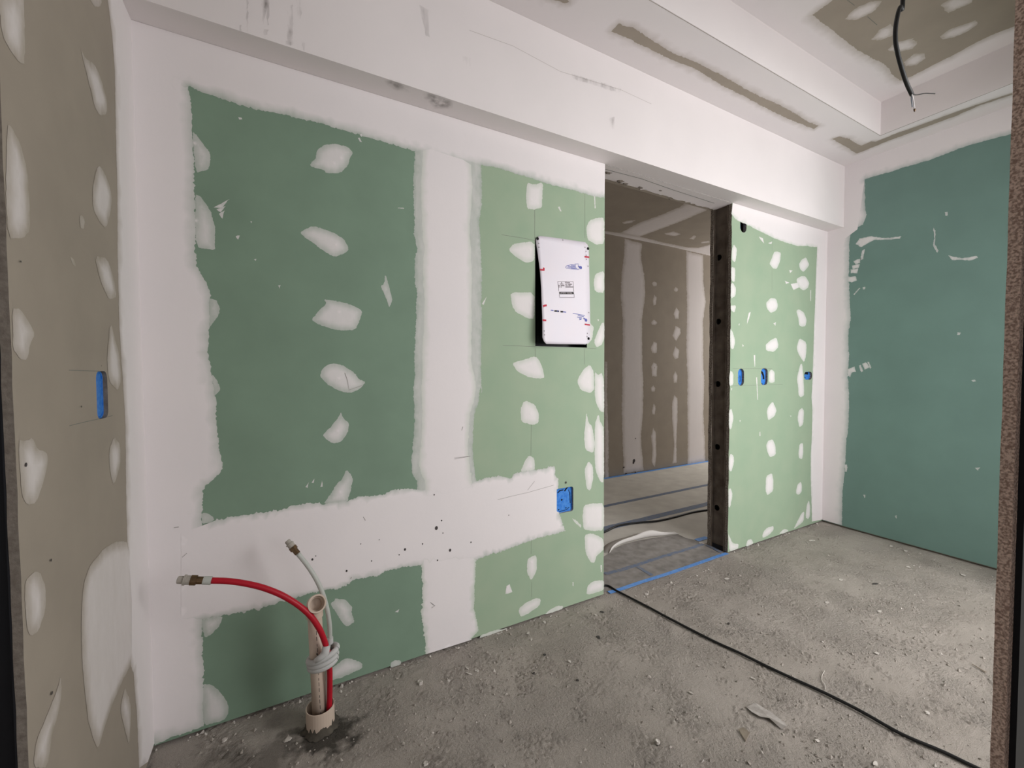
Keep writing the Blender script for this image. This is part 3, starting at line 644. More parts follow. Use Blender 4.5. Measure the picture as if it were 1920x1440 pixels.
for o_ in (('A', (-20,-60, 125,-60, 132,0, 140,360, 105,350, 60,290, 10,200)), ('A', (450,270, 480,330, 520,350, 560,420, 600,560, 600,640, 560,650, 530,600, 500,470)),
           ('A', (40,700, 60,710, 110,800, 150,950, 165,1150, 165,1300, 130,1340, 40,1340, 32,1000)), ('A', (540,950, 560,930, 600,1000, 628,1100, 620,1200, 595,1285, 560,1250, 520,1170, 520,1050)),
           ('A', (445,1215, 460,1210, 475,1240, 470,1290, 450,1280)), ('A', (480,-50, 570,-50, 570,30, 530,40)),
           ('B', (530,0, 600,10, 640,130, 655,230, 610,245, 560,130)), ('B', (64,295, 110,295, 165,380, 195,440, 165,500, 150,585, 110,580, 68,520)),
           ('B', (600,560, 620,370, 650,480, 670,560, 680,700, 660,760, 610,700)), ('B', (100,1035, 140,1040, 180,1020, 210,1090, 260,1105, 270,1150, 240,1280, 200,1390, 150,1400, 118,1340)),
           ('B', (610,1100, 640,1015, 675,1060, 675,1180, 640,1290, 620,1230)), ('B', (390,0, 415,20, 425,60, 410,50)),
           ('C', (136,420, 150,370, 220,330, 255,420, 255,550, 215,670, 170,700, 148,650)),
           ('C', (760,190, 690,165, 640,170, 580,210, 500,310, 465,420, 455,600, 460,850, 480,1050, 495,1180, 520,1270, 550,1335, 580,1230, 630,1080, 700,920, 770,800, 800,740, 800,210)),
           ('C', (700,980, 730,1060, 735,1150, 725,1320, 695,1200, 675,1110)), ('C', (340,920, 345,1000, 330,1120, 290,1250, 265,1440, 185,1440, 200,1290, 260,1150, 320,1000))):
    coat('joint_compound_patch', LEFT, UL_(cr(o_[0], *o_[1])), cb, lb, step=.014, seg=.008, rough=.0012, feather=.035, h=.0012, lo=.12, hi=.72, base=.0006, smooth=.18)
for k, pts in (('B', (385,642, 560,648)), ('B', (388,955, 470,935, 560,915)), ('B', (600,905, 632,898))):
    strip('pencil_line', LEFT, UL_(cr(k, *pts)), .0016, MT['pencil'], lb, h=.0006)
for k, x, y, r in (('B',565,618,.003), ('B',452,847,.005), ('C',280,272,.006), ('C',285,1020,.007), ('B',138,1175,.008), ('B',108,30,.004)):
    disc('nail_hole', LEFT, UL_(cr(k, x, y))[0], r*.5, MT['speck'], lb, h=.0022, n=8)

# ------------------------------------------------------------------ right wall
wr = empty('wall_right', (R, .9, 0), 'right wall of teal moisture board with a white taped corner', 'wall', kind='structure')
rb = board('gypsum_board', RIGHT, [(.15, .014), (M, .014), (M, ZL), (.15, ZL)], wr, MT['teal'], MT['core'])
slab('bottom_track', (R+BT+.002, R+.15, -.1, M, 0, .04), MT['steel_shaded'], wr)  # near-black, carrying the shade of the gap at the floor
UR = RIGHT.uv; ct = MT['coat_teal']
rw_left = cr('O', 350,105, 350,220, 358,300, 340,350, 275,385, 265,460, 265,650, 270,800, 275,850, 260,950, 265,1060, 258,1150, 265,1300, 262,1430)+cr('P', 190,100, 185,200, 175,300, 172,380, 172,447)
rw_top = cr('O', 350,105, 430,80, 500,62, 560,40)+[(1744,300), (1800,278), (1855,262), (1893,252), (1960,232)]
coat('corner_joint_compound', RIGHT, [('h', [(M-.001, .02), (M-.001, ZL-.002)]), ('h', UR([(1625, 290)])), ('s', UR(rw_left))], ct, wr, step=.025, rough=.002, feather=.04, h=.0018, lo=.5)
coat('ceiling_joint_compound', RIGHT, [('h', [(M-.001, 2.3), (M-.001, ZL-.0005), (.3, ZL-.0005)]), ('s', UR(rw_top[::-1])), ('h', UR([(1608, 430)]))], ct, wr, step=.025, rough=.0018, feather=.035, h=.0017, lo=.5, base=.0006)
for o_ in (('O', (300,455, 320,425, 380,412, 420,418, 470,420, 548,412, 540,425, 470,430, 400,432, 350,460, 330,470)), ('O', (335,490, 350,480, 342,535, 325,540)), ('O', (290,545, 330,530, 325,555, 300,565)), ('O', (280,570, 322,560, 318,582, 285,590)),
           ('O', (272,592, 315,585, 310,612, 275,612)), ('O', (258,630, 300,628, 308,650, 280,662, 258,655)), ('O', (722,365, 733,400, 728,450, 748,490, 742,500, 718,460, 724,405)), ('O', (800,515, 820,520, 870,530, 955,518, 962,528, 920,542, 820,540)),
           ('O', (256,1130, 295,1115, 303,1145, 278,1150, 270,1172, 256,1165)), ('O', (318,1110, 328,1106, 342,1140, 330,1148)), ('O', (335,1100, 355,1092, 375,1120, 348,1132)), ('O', (363,1090, 374,1090, 386,1120, 378,1128)),
           ('O', (288,725, 320,690, 326,692, 295,730)), ('O', (338,688, 352,684, 350,698, 340,700)), ('O', (925,1190, 945,1186, 950,1195, 935,1198)), ('O', (782,282, 798,280, 795,302, 784,300)), ('O', (850,930, 868,932, 862,945, 848,945)),
           ('P', (715,212, 738,210, 728,224)), ('P', (258,322, 267,322, 264,336)), ('P', (183,200, 192,198, 192,228, 184,228)), ('P', (388,408, 396,406, 394,420))):
    coat('compound_smear', RIGHT, UR(cr(o_[0], *o_[1])), ct, rb, step=.012, seg=.008, rough=.0018, feather=.008, h=.0012, lo=.55, hi=.85, base=.0005)

# ------------------------------------------------------------------ bulkhead and ceilings
bk = empty('bulkhead', (1.8, B, ZS), 'long white plastered bulkhead running along the top of the back wall', 'bulkhead', kind='structure')
slab('bulkhead_face', (L-.02, R, B, M+.139, ZS, ZL+.05), MT['white'], bk)
for k, o_, mt in (('R', (545,-40, 592,-40, 590,150, 582,152, 575,60, 560,148, 548,120), 'stain'), ('R', (455,-40, 464,-40, 464,190, 455,188), 'stain'), ('R', (413,150, 426,150, 426,188, 413,185), 'stain'), ('R', (560,175, 590,180, 580,208, 560,212), 'stain'),
                  ('R', (700,40, 735,30, 732,270, 700,268), 'stain'), ('R', (755,-20, 782,-20, 782,95, 765,120), 'stain'), ('R', (790,255, 805,258, 804,305, 795,303), 'stain'), ('R', (690,245, 725,255, 722,275, 690,268), 'stain'),
                  ('R', (1490,30, 1550,60, 1555,225, 1530,215), 'soot'), ('R', (1750,340, 1810,350, 1800,400, 1760,400), 'soot'), ('Q', (645,545, 670,540, 670,600, 655,605), 'soot'), ('Q', (470,340, 700,410, 690,430, 480,365), 'soot')):
    coat('grime_mark', BULK, BULK.uv(cr(k, *o_)), MT[mt], bk, step=.012, seg=.008, rough=.002, feather=.02, h=.0, lo=.15, hi=.75 if mt == 'stain' else .35, base=.0006)
for o_ in (('R', (1270,468, 1330,472, 1450,520, 1440,555, 1350,545, 1290,500)), ('R', (1505,545, 1600,560, 1700,600, 1690,650, 1590,655, 1520,600))):
    coat('grime_mark', SOFF, SOFF.uv(cr(o_[0], *o_[1])), MT['soot'], bk, step=.012, seg=.008, rough=.003, feather=.03, h=.0, lo=.05, hi=.42, base=.0006)
ln = strip('seam_line', BULK, BULK.uv(cr('Q', 0,140, 200,212, 420,330, 700,415, 840,480)), .002, MT['faint'], bk, h=.0004)
ce = empty('ceiling', (2.0, 1.0, ZL), 'white plastered ceiling with a recess and bare unfinished board strips', 'ceiling', kind='structure')
# lower band behind the recess and to the right of it; recess; all real faces
Y0 = .05
slab('lower_ceiling_board', (L-.14, R+.1, T, B+.01, ZL, ZU+.1), MT['beige'], ce)
slab('lower_ceiling_board', (TR, R+.1, Y0, T, ZL, ZU+.1), MT['beige'], ce)
slab('upper_ceiling_board', (L-3, TR, Y0-.2, T, ZU, ZU+.1), MT['beige'], ce)
slab('step_face', (L-.14, TR, T-.003, T, ZL+.0005, ZU), MT['white'], ce)
slab('step_face', (TR-.003, TR, Y0, T-.003, ZL+.0005, ZU), MT['white'], ce)
UC = LOWC.uv
g1 = UC(cr('Q', 690,108, 760,130, 850,190, 960,255, 1030,280, 1160,345, 1300,425, 1420,480, 1500,520, 1560,560, 1612,580, 1590,595, 1500,560, 1380,505, 1280,450, 1150,385, 1040,315, 930,275, 850,235, 740,180, 655,145))
g2 = UC(cr('N', 330,1152, 400,1165, 480,1215, 520,1228, 600,1192, 640,1195, 800,1130, 1000,1060, 1200,985, 1500,880, 1790,785, 1790,800, 1500,895, 1300,985, 1200,1020, 1000,1095, 700,1205, 560,1265, 480,1295, 400,1245, 270,1172))
g3 = UC(cr('Q', 285,-40, 420,-40, 460,8, 440,15, 390,0, 300,-35))
coat('ceiling_joint_compound', LOWC, [('h', [(L-.1, B-.0005), (R-.001, B-.0005), (R-.001, Y0), (TR+.0, Y0), (TR+.0, T), (L-.1, T)])], MT['coat_beige'], ce, step=.03, rough=.0022, feather=.03, h=.0015, lo=.5, holes=[g1, g2, g3])
UU = UPC.uv
bare = UU(cr('N', 105,125, 330,300, 480,420, 560,460, 620,500, 690,525, 740,570, 800,650, 850,680, 950,640, 1100,560, 1300,460, 1500,350, 1650,280, 1800,225, 2000,120)+cr('N', 2000,-300, 900,-700))
bx = [(2.48, 1.22), (3.56, 1.21), (3.56, .2), (2.50, .2)]
bare = UU(cr('N', 105,125, 330,300, 480,420, 560,460, 620,500, 690,525, 740,570, 800,650, 850,680, 950,640, 1100,560, 1300,460, 1500,350, 1650,280, 1800,225))+[(3.56, .25), (2.50, .25), (2.47, .8)]
coat('ceiling_joint_compound', UPC, [('h', [(L-.1, T-.003), (TR-.003, T-.003), (TR-.003, Y0), (L-.1, Y0)])], MT['coat_beige'], ce, step=.03, rough=.002, feather=.05, h=.0015, lo=.45, holes=[bare])
for o_ in (('N', (380,160, 420,110, 500,50, 600,10, 690,10, 640,80, 560,130, 450,170)), ('N', (600,330, 660,260, 760,200, 800,230, 780,300, 680,340)), ('N', (740,420, 800,360, 960,320, 985,360, 950,410, 800,445)),
           ('N', (880,520, 960,455, 1050,450, 1060,490, 980,550, 890,560)), ('N', (1180,310, 1260,250, 1400,200, 1480,170, 1500,200, 1420,260, 1300,315, 1200,330)), ('N', (1190,40, 1300,-30, 1480,-40, 1450,20, 1250,110))):
    coat('joint_compound_patch', UPC, UU(cr(o_[0], *o_[1])), MT['coat_beige'], ce, step=.015, seg=.01, rough=.003, feather=.03, h=.0012, lo=.25, hi=.75, base=.0005)
for pts in ((400,0, 460,45), (570,140, 650,210)):
    strip('pencil_line', UPC, UU(cr('N', *pts)), .003, MT['pencil'], ce, h=.0006)

# ------------------------------------------------------------------ front wall: jamb beside the camera and the window pier
wf = empty('wall_front', (XJ, .2, 0), 'raw cut plasterboard edge and steel channel of the doorway at the right', 'wall', kind='structure')
jy = []
for x in (1877.5, 1904.5):
    d = ray(x, 800); jy.append((CAM+d*(XJ-CAM[0])/d[0])[1])
y_in, y_out = jy
FR = Plane(1, y_in, 1)
board('gypsum_board', FR, [(XJ+.0022*math.sin(k*1.3)*math.sin(k*.41), k*ZU/90) for k in range(91)]+[(1.30, ZU), (1.30, 0)], wf, MT['beige'], MT['raw_edge'], thick=y_in-y_out)
slab('gypsum_board', (1.30, 3.75, y_out, y_in, 2.72, ZU), MT['beige'], wf); slab('gypsum_board', (1.30, 3.75, y_out, y_in, 0, .12), MT['beige'], wf)
slab('gypsum_board', (3.75, R+.1, y_out, y_in, 0, ZU), MT['beige'], wf)
slab('stud_web', (XJ+.020, XJ+.022, y_out-.092, y_out-.001, 0, ZU), MT['steel_shaded'], wf)  # shadow inside the channel is put into the web's colour
slab('stud_lip', (XJ+.003, XJ+.0045, y_out-.032, y_out-.012, 0, ZU), MT['steel_light'], wf)
slab('outer_board', (XJ+.02, 1.30, y_out-.106, y_out-.093, 0, ZU), MT['beige'], wf)
slab('bare_slab_ceiling', (L-3, R+.3, -3.0, Y0-.2, ZU, ZU+.1), MT['white'], wf)
slab('right_return', (R+BT, R+.2, -3.0, M, 0, ZU), MT['beige'], wf)

# ------------------------------------------------------------------ the next room behind the doorway
wfar = empty('wall_far', (4.5, FB, 0), 'dim beige plasterboard wall with taped vertical joints seen through the doorway', 'wall', kind='structure')
jx = FARW.uv([(1186, 700), (1308, 700)])
edges = [-.6, jx[0][0], jx[1][0], 7.6]
for a, c in zip(edges[:-1], edges[1:]):
    board('gypsum_board', FARW, [(a+.001, .01), (c-.001, .01), (c-.001, ZF), (a+.001, ZF)], wfar, MT['beige'], MT['core'])
UF = FARW.uv
coat('joint_tape_compound', FARW, UF(cr('I', 245,575, 355,605, 350,700, 375,850, 375,950, 355,1100, 358,1400)+cr('J', 340,100, 338,300, 325,450, 342,644, 222,664, 218,520, 210,300, 213,120)+cr('I', 230,1300, 232,1100, 218,930, 225,800, 238,700)), MT['coat_beige'], wfar, step=.03, rough=.004, feather=.05, h=.002, lo=.45, hi=.9)
coat('joint_tape_compound', FARW, UF(cr('I', 640,655, 748,680, 750,850, 765,980, 748,1100, 750,1400)+cr('J', 706,100, 700,300, 708,450, 712,592, 606,612, 606,450, 603,250, 605,80)+cr('I', 640,1300, 645,1000, 640,800)), MT['coat_beige'], wfar, step=.03, rough=.004, feather=.05, h=.002, lo=.45, hi=.95)
coat('joint_tape_compound', FARW, UF(cr('J', 108,-10, 124,0, 122,200, 130,420, 132,700, 108,700)), MT['coat_beige'], wfar, step=.03, rough=.004, feather=.03, h=.002, lo=.4, hi=.8)
for o_ in (('I', (420,860, 435,848, 452,862, 448,880, 428,880)), ('I', (425,970, 435,935, 450,950, 445,1000, 430,1005)), ('I', (415,1110, 435,1095, 455,1115, 440,1130, 420,1128)), ('I', (412,1280, 430,1235, 452,1245, 450,1310, 420,1310)), ('I', (415,1400, 430,1370, 450,1380, 452,1460, 420,1460)),
           ('I', (560,900, 575,885, 590,900, 580,915, 562,912)), ('I', (558,1060, 575,1015, 595,1040, 592,1090, 570,1090)), ('I', (552,1200, 570,1135, 600,1150, 605,1180, 575,1235)), ('I', (552,1320, 570,1265, 595,1290, 590,1340, 570,1350)),
           ('J', (388,20, 405,0, 425,20, 420,60, 390,60)), ('J', (385,150, 400,135, 412,155, 405,175, 388,170)), ('J', (390,290, 402,245, 412,260, 410,310, 395,310)), ('J', (385,440, 400,390, 415,420, 418,560, 410,625, 390,600, 395,520)),
           ('J', (518,80, 530,50, 545,75, 542,120, 522,120)), ('J', (512,240, 525,195, 545,215, 545,330, 538,480, 540,600, 515,605, 525,500, 512,330))):
    coat('joint_compound_patch', FARW, UF(cr(o_[0], *o_[1])), MT['coat_beige'], wfar, step=.02, seg=.012, rough=.003, feather=.03, h=.0015, lo=.35, hi=.8)
coat('ceiling_joint_compound', FARW, [('h', [(-.5, ZF-.001), (7.5, ZF-.001)]), ('s', UF(cr('I', 1400,850, 790,684, 500,617, 120,532))+[(-.5, ZF-.02)])], MT['coat_beige'], wfar, step=.05, rough=.002, feather=.01, h=.001, lo=.5, hi=.9)
for k, x, y, r in (('J',283,588,.022), ('J',280,600,.016), ('J',222,628,.012), ('J',235,668,.016), ('J',292,660,.012), ('J',292,455,.008)):
    disc('nail_hole', FARW, UF(cr(k, x, y))[0], r, MT['speck'], wfar, h=.003, n=9)
cf = empty('ceiling_far', (4.0, 3.0, ZF), 'dim ceiling of the next room with one slanting taped joint', 'ceiling', kind='structure')
slab('gypsum_board', (-.6, 7.6, YB+.026, FB+.03, ZF, ZF+.1), MT['beige'], cf)
UFC = FARC.uv
coat('joint_tape_compound', FARC, UFC(cr('I', 215,538, 340,470, 480,420, 600,370, 640,345, 790,345, 770,392, 640,450, 480,510, 340,562)), MT['coat_beige'], cf, step=.04, rough=.005, feather=.06, h=.002, lo=.4, hi=.85)
coat('ceiling_joint_compound', FARC, [('h', [(7.5, FB-.001), (-.5, FB-.001)]), ('s', UFC(cr('I', 60,510, 120,525, 215,538, 345,562, 500,600, 650,630, 720,632, 800,610)))], MT['coat_beige'], cf, step=.05, rough=.005, feather=.05, h=.002, lo=.4, hi=.85)
for o_ in ((230,472, 260,458, 315,455, 290,472, 240,480), (500,540, 560,528, 608,545, 570,558, 510,550), (660,575, 690,552, 705,560, 690,580), (735,595, 785,588, 790,600, 740,605)):
    coat('joint_compound_patch', FARC, UFC(cr('I', *o_)), MT['coat_beige'], cf, step=.03, rough=.004, feather=.03, h=.0015, lo=.35, hi=.75)
slab('wall_far_side', (7.55, 7.65, YB, FB+.1, 0, ZF+.3), MT['beige'], wfar); slab('wall_far_side', (-.65, -.6, YB, FB+.1, 0, ZF+.3), MT['beige'], wfar)
ff = tag(slab('floor_far', (-.6, 7.6, M+.16, FB+.1, -.12, 0), MT['floor']), 'floor of the next room under protective paper', 'floor', kind='structure')

# ------------------------------------------------------------------ floor protection, tape and torn paper in the doorway
UFL = FLOOR.uv
def sheet_poly(name, uvs, m, h, label, cat, group=None):
    c = np.mean(np.array(uvs), 0); e = empty(name, (c[0], c[1], 0), label, cat, group)
    V = [(u, v, h) for u, v in uvs]+[(u, v, h-.0012) for u, v in uvs]; n = len(uvs)
    ar = sum(uvs[i][0]*uvs[(i+1) % n][1]-uvs[(i+1) % n][0]*uvs[i][1] for i in range(n))
    f = list(range(n)) if ar > 0 else list(range(n))[::-1]
    obj('sheet', V, [f]+[[i+n for i in reversed(f)]]+[[f[i], f[i-1], f[i-1]+n, f[i]+n] for i in range(n)], m, e)
    return e
def line_y(k, pts):
    return UFL(cr(k, *pts))
t1 = line_y('J', (100,707, 300,668, 500,630, 728,594)); t2 = line_y('J', (100,866, 300,822, 500,778, 730,735)); t3 = line_y('J', (100,1003, 300,950, 500,902, 730,848))
far_edge = [(7.5, FB-.004), (.2, FB-.004)]
ya, yb, yc = FB-.004, float(np.mean([p[1] for p in t2])), float(np.mean([p[1] for p in t3]))
sheet_poly('protection_sheet', [(.2, yb), (7.5, yb), (7.5, ya), (.2, ya)], MT['ram'], .0018, 'protective floor paper strip against the far wall', 'floor paper')
sheet_poly('protection_sheet', [(.2, yc), (7.5, yc), (7.5, yb-.003), (.2, yb-.003)], MT['ram'], .0018, 'protective floor paper strip between the two dusty blue tape lines', 'floor paper')
tear = UFL(cr('W', 150,600, 240,540, 290,490, 420,430, 620,380, 860,340, 1150,300, 1250,350, 1340,368, 1420,400, 1450,440))
y_t = 2.06
sheet_poly('protection_sheet', tear+[(7.5, tear[-1][1]), (7.5, yc-.003), (.2, yc-.003), (.2, tear[0][1])], MT['ram'], .0018, 'torn protective floor paper strip nearest the doorway', 'floor paper')
def tape(pts, wd, m, label, h=.0032):
    c = np.mean(np.array(pts), 0); e = empty('masking_tape', (c[0], c[1], 0), label, 'tape')
    P = rough_line(pts, .05, .0012, False); V, F = [], []
    for i, p in enumerate(P):
        t = P[min(i+1, len(P)-1)]-P[max(i-1, 0)]; t = t/np.linalg.norm(t); nn = np.array([-t[1], t[0]])*wd/2*(1+RNG.normal(0, .03))
        for q, z in ((p+nn, h), (p-nn, h), (p+nn*1.0, h-.001), (p-nn, h-.001)): V.append((q[0], q[1], z))
    for i in range(len(P)-1):
        a, b_ = 4*i, 4*i+4
        F += [(a, a+1, b_+1, b_), (a+2, b_+2, b_+3, a+3), (a, b_, b_+2, a+2), (a+1, a+3, b_+3, b_+1)]
    F = [tuple(reversed(f)) for f in F]
    obj('tape_strip', V, F, m, e); return e
tape([(1.0, ya-.012), (7.4, ya-.012)], .05, MT['tape'], 'blue tape sealing floor paper along the far wall')
tape([(.6, yb), (7.4, yb)], .05, MT['tape_dusty'], 'dusty blue tape across the floor paper, the line nearer the far wall')
tape([(.6, yc), (7.4, yc)], .075, MT['tape_dusty'], 'wide dusty blue tape across the floor paper beside the black cord')
# door sill strip
sill = UFL(cr('W', 168,1060, 330,1040, 740,905, 1780,560, 1690,510, 1540,450, 1400,470, 860,620, 640,700, 168,850))
sheet_poly('sill_sheet', UFL(cr('W', 120,1072, 330,1040, 740,905, 1740,565, 1540,430, 1340,490, 860,625, 640,700, 120,850)), MT['ram_dirty'], .0016, 'dusty protective paper strip on the doorway sill', 'floor paper')
sheet_poly('inner_floor_cover', [(.4, tear[0][1]-.02)]+UFL(cr('W', 120,850, 640,700, 860,625, 1340,490, 1540,430))+[(3.6, UFL(cr('W', 1540, 430))[0][1]), (3.6, 2.62), (.4, 2.62)], MT['ram_dirty'], .0010, 'dirty exposed floor cover beneath the torn paper', 'floor paper')
tape(UFL(cr('W', 225,1082, 400,1030, 560,975, 740,915, 900,865, 1100,800, 1300,730, 1500,660, 1640,610, 1800,555)), .028, MT['tape'], 'bright blue masking tape along the doorway sill edge', h=.0045)
tape(UFL(cr('W', 170,830, 400,775, 640,697, 860,625, 1100,550, 1340,480, 1480,430)), .030, MT['tape_dusty'], 'dusty blue tape along the inner side of the sill paper', h=.0032)
tape(UFL(cr('W', 610,735, 700,790, 800,850)), .028, MT['tape_dusty'], 'short dusty blue tape crossing the sill paper', h=.0032)
tape(UFL(cr('W', 1530,445, 1640,500, 1720,545)), .03, MT['tape_dusty'], 'short blue tape at the right end of the sill by the steel stud', h=.0046)
tape(UFL(cr('W', 1395,385, 1460,365, 1540,345)), .045, MT['tape'], 'small blue tape scrap at the foot of the jamb', h=.0048)
# curled flap of torn paper
fl0, fl1 = UFL(cr('W', 225, 560))[0], UFL(cr('W', 1160, 318))[0]
fp = empty('torn_paper_flap', (fl0[0]*.5+fl1[0]*.5, fl0[1]*.5+fl1[1]*.5, 0), 'curled flap of torn white paper rising from the floor inside the doorway', 'paper')
base = np.array(UFL(cr('W', 232,560, 290,495, 420,432, 620,382, 860,342, 1020,318, 1155,300))); bl = catmull([(a, c, 0) for a, c in base], 5)
V, F = [], []; nn_ = 9
for i, p in enumerate(bl):
    q = i/(len(bl)-1); hgt = .006+.030*math.sin(math.pi*q)**.7+.026*math.exp(-((q-.60)/.10)**2)
    t = np.array(bl[min(i+1, len(bl)-1)])-np.array(bl[max(i-1, 0)]); t[2] = 0; t /= np.linalg.norm(t); bx_ = np.array([-t[1], t[0], 0]); r_ = hgt/1.7
    for j in range(nn_):       # flat on the floor behind the tear, then curling up and back
        if j == 0: V.append(np.array([p[0], p[1], .0030])+bx_*(.05+hgt))
        else:
            a = math.radians(135*(j-1)/(nn_-2)); V.append(np.array([p[0], p[1], .0030])+bx_*(hgt*.5-r_*math.sin(a))+np.array([0, 0, r_*(1-math.cos(a))]))
for i in range(len(bl)-1):
    for j in range(nn_-1): F.append((i*nn_+j, (i+1)*nn_+j, (i+1)*nn_+j+1, i*nn_+j+1))
o = obj('flap', V, F, MT['flap'], fp, smooth=True)
sm = o.modifiers.new('thickness', 'SOLIDIFY'); sm.thickness = .001

def thing_tube(name, path, r, m, label, cat, n=12, part='jacket'):
    e = empty(name, tuple(path[0]), label, cat); obj(part, *tube_vf(path, r, n), m, e, smooth=True); return e
# black cord in the next room
p3 = [(*q, .010) for q in UFL(cr('J', -60,1070, 40,1043, 110,1022, 190,985, 300,968, 420,957, 520,935, 640,903, 760,885))]
thing_tube('black_cord', catmull(p3, 5), .008, MT['rubber'], 'thin black cord lying across the floor paper inside the doorway', 'cord')

# ------------------------------------------------------------------ black cable across the concrete
pc = [(1.42, 2.05, .012), (1.55, 1.93, .012)]+[(*q, .0075) for q in UFL([(1136,1100), (1158,1111), (1216,1141), (1251,1160), (1332,1202), (1384,1226), (1439,1253), (1490,1277), (1547,1303), (1614,1337), (1690,1380), (1767,1413), (1825,1441), (1900,1475), (1990,1510)])]
thing_tube('floor_cable', catmull(pc, 5), .0058, MT['rubber'], 'long black cable running across the concrete from the doorway', 'cable')

# ------------------------------------------------------------------ cable hanging from the ceiling recess
YC = .62
def at_y(x, y, Y):
    d = ray(x, y); return CAM+d*(Y-CAM[1])/d[1]
hp = [at_y(*q, YC) for q in cr('N', 868,0, 845,60, 828,110, 808,220, 805,330, 820,430, 850,550, 895,690, 945,800)]
top = hp[0]
hc = empty('hanging_cable', (top[0]+.02, YC+.02, ZU), 'black electrical cable hanging from the ceiling recess with bare wire ends', 'cable')
obj('jacket', *tube_vf(catmull([(top[0]+.015, YC+.02, ZU), (top[0]+.014, YC+.01, (ZU+top[2])/2+.02)]+hp, 6), .0062, 12), MT['rubber'], hc, smooth=True)
obj('wire', *tube_vf(catmull([at_y(*q, YC) for q in cr('N', 940,795, 985,800, 1050,788, 1100,788, 1138,790)], 5), .0017, 8), MT['rubber'], hc, smooth=True)
obj('wire', *tube_vf(catmull([at_y(*q, YC) for q in cr('N', 940,795, 940,840, 945,880, 948,905)], 4), .0016, 8), MT['wire_blue'], hc, smooth=True)
obj('wire', *tube_vf(catmull([at_y(*q, YC-.003) for q in cr('N', 945,795, 955,840, 962,890, 965,920)], 4), .0018, 8), MT['wire_white'], hc, smooth=True)
obj('wire_tip', *tube_vf([at_y(*q, YC-.004) for q in cr('N', 965,918, 967,930, 966,942)], [.003, .0032, .0015], 8), MT['brass'], hc, smooth=True)

# ------------------------------------------------------------------ electrical boxes
def elec_box(k, label, name='junction_box', marks=()):
    pl, (a, b_, c, d), r, dep = boxes[k]; a, b_ = min(a, b_), max(a, b_); r = min(r, (b_-a)*.49, (d-c)*.49)
    e = empty(name, tuple(pl.pt((a+b_)/2, (c+d)/2, -.02)), label, 'electrical box')
    rim = rrect(a-.001, b_+.001, c-.001, d+.001, r); inn = rrect(a+.004, b_-.004, c+.004, d-.004, max(r-.004, .002)); n = len(rim); pk = dep+.03
    V = [pl.pt(*p, -dep) for p in rim]+[pl.pt(*p, -dep) for p in inn]+[pl.pt(*p, -pk) for p in inn]+[pl.pt(*p, -pk) for p in rim]
    F = []
    for q in range(3):
        for i in range(n): F.append((q*n+i, q*n+(i+1) % n, (q+1)*n+(i+1) % n, (q+1)*n+i))
    F.append(list(range(2*n, 3*n)))
    F.append(list(range(3*n, 4*n)))
    obj('box_body', V, F, MT['blue'], e)
    # recessed blue guard closing the box
    gd = Plane(pl.a, pl.v-pl.s*(dep+.002), pl.s)
    ins = rrect(a+.0045, b_-.0045, c+.0045, d-.0045, max(r-.0045, .002))
    board('cover_guard', gd, ins, e, MT['blue'], MT['blue'], thick=.001)
    for mk in marks:
        if mk[0] == 'd': disc('screw_hole', gd, (a+(b_-a)*mk[1], c+(d-c)*mk[2]), mk[3], MT['black'], e, h=.0006)
        else: strip('slot', gd, [(a+(b_-a)*x, c+(d-c)*y) for x, y in mk[1]], mk[2], MT['black'], e, h=.0006)
    return e
elec_box('outlet', 'square blue electrical box low on the wall at the end of the compound band', marks=(('d', .40, .50, .0055), ('s', ((.16, .80), (.28, .88), (.50, .89)), .006), ('s', ((.56, .83), (.68, .93), (.74, .97)), .008), ('s', ((.80, .86), (.88, .70), (.90, .30)), .004), ('d', .22, .12, .004), ('d', .65, .14, .004), ('s', ((.25, .04), (.70, .07), (.85, .15)), .003)))
elec_box('switch1', 'narrow blue switch box nearest the steel door jamb', marks=(('d', .35, .86, .006), ('d', .33, .47, .007), ('s', ((.70, .60), (.76, .35), (.68, .2)), .006), ('d', .5, .08, .005)))
elec_box('switch2', 'narrow blue switch box with a torn dark top, second from the door jamb', marks=(('s', ((.30, .80), (.55, .72), (.70, .55), (.75, .35)), .020), ('d', .5, .06, .007)))
elec_box('small', 'small round blue box nearest the right corner of the wall', marks=(('s', ((.22, .80), (.5, .86), (.78, .80)), .024), ('d', .4, .28, .006)))
elec_box('upper', 'dark deep blue box high beside the top of the door jamb', marks=(('s', ((.35, .85), (.5, .55), (.5, .15)), .020),))
elec_box('left', 'tall blue switch box in the beige left wall', marks=(('s', ((.08, .95), (.05, .6), (.12, .45), (.04, .3), (.12, .1)), .010),))

# ------------------------------------------------------------------ electrical panel with its protective cover
pn = empty('electrical_panel', (1.32, M, PAN[2]), 'recessed black electrical cabinet behind a bowed white cover sheet', 'electrical panel')
a, b_, c, d = PAN; dp = .095
V = [(a, M-.001, c), (b_, M-.001, c), (b_, M-.001, d), (a, M-.001, d), (a, M+dp, c), (b_, M+dp, c), (b_, M+dp, d), (a, M+dp, d)]
cab = obj('cabinet', V, [(0, 1, 5, 4), (1, 2, 6, 5), (2, 3, 7, 6), (3, 0, 4, 7), (4, 5, 6, 7)], MT['blackmetal'], pn)
so = cab.modifiers.new('thickness', 'SOLIDIFY'); so.thickness = .002
slab('inner_rail', (a+.03, a+.05, M+.04, M+.06, c+.02, d-.02), MT['blackmetal'], pn)
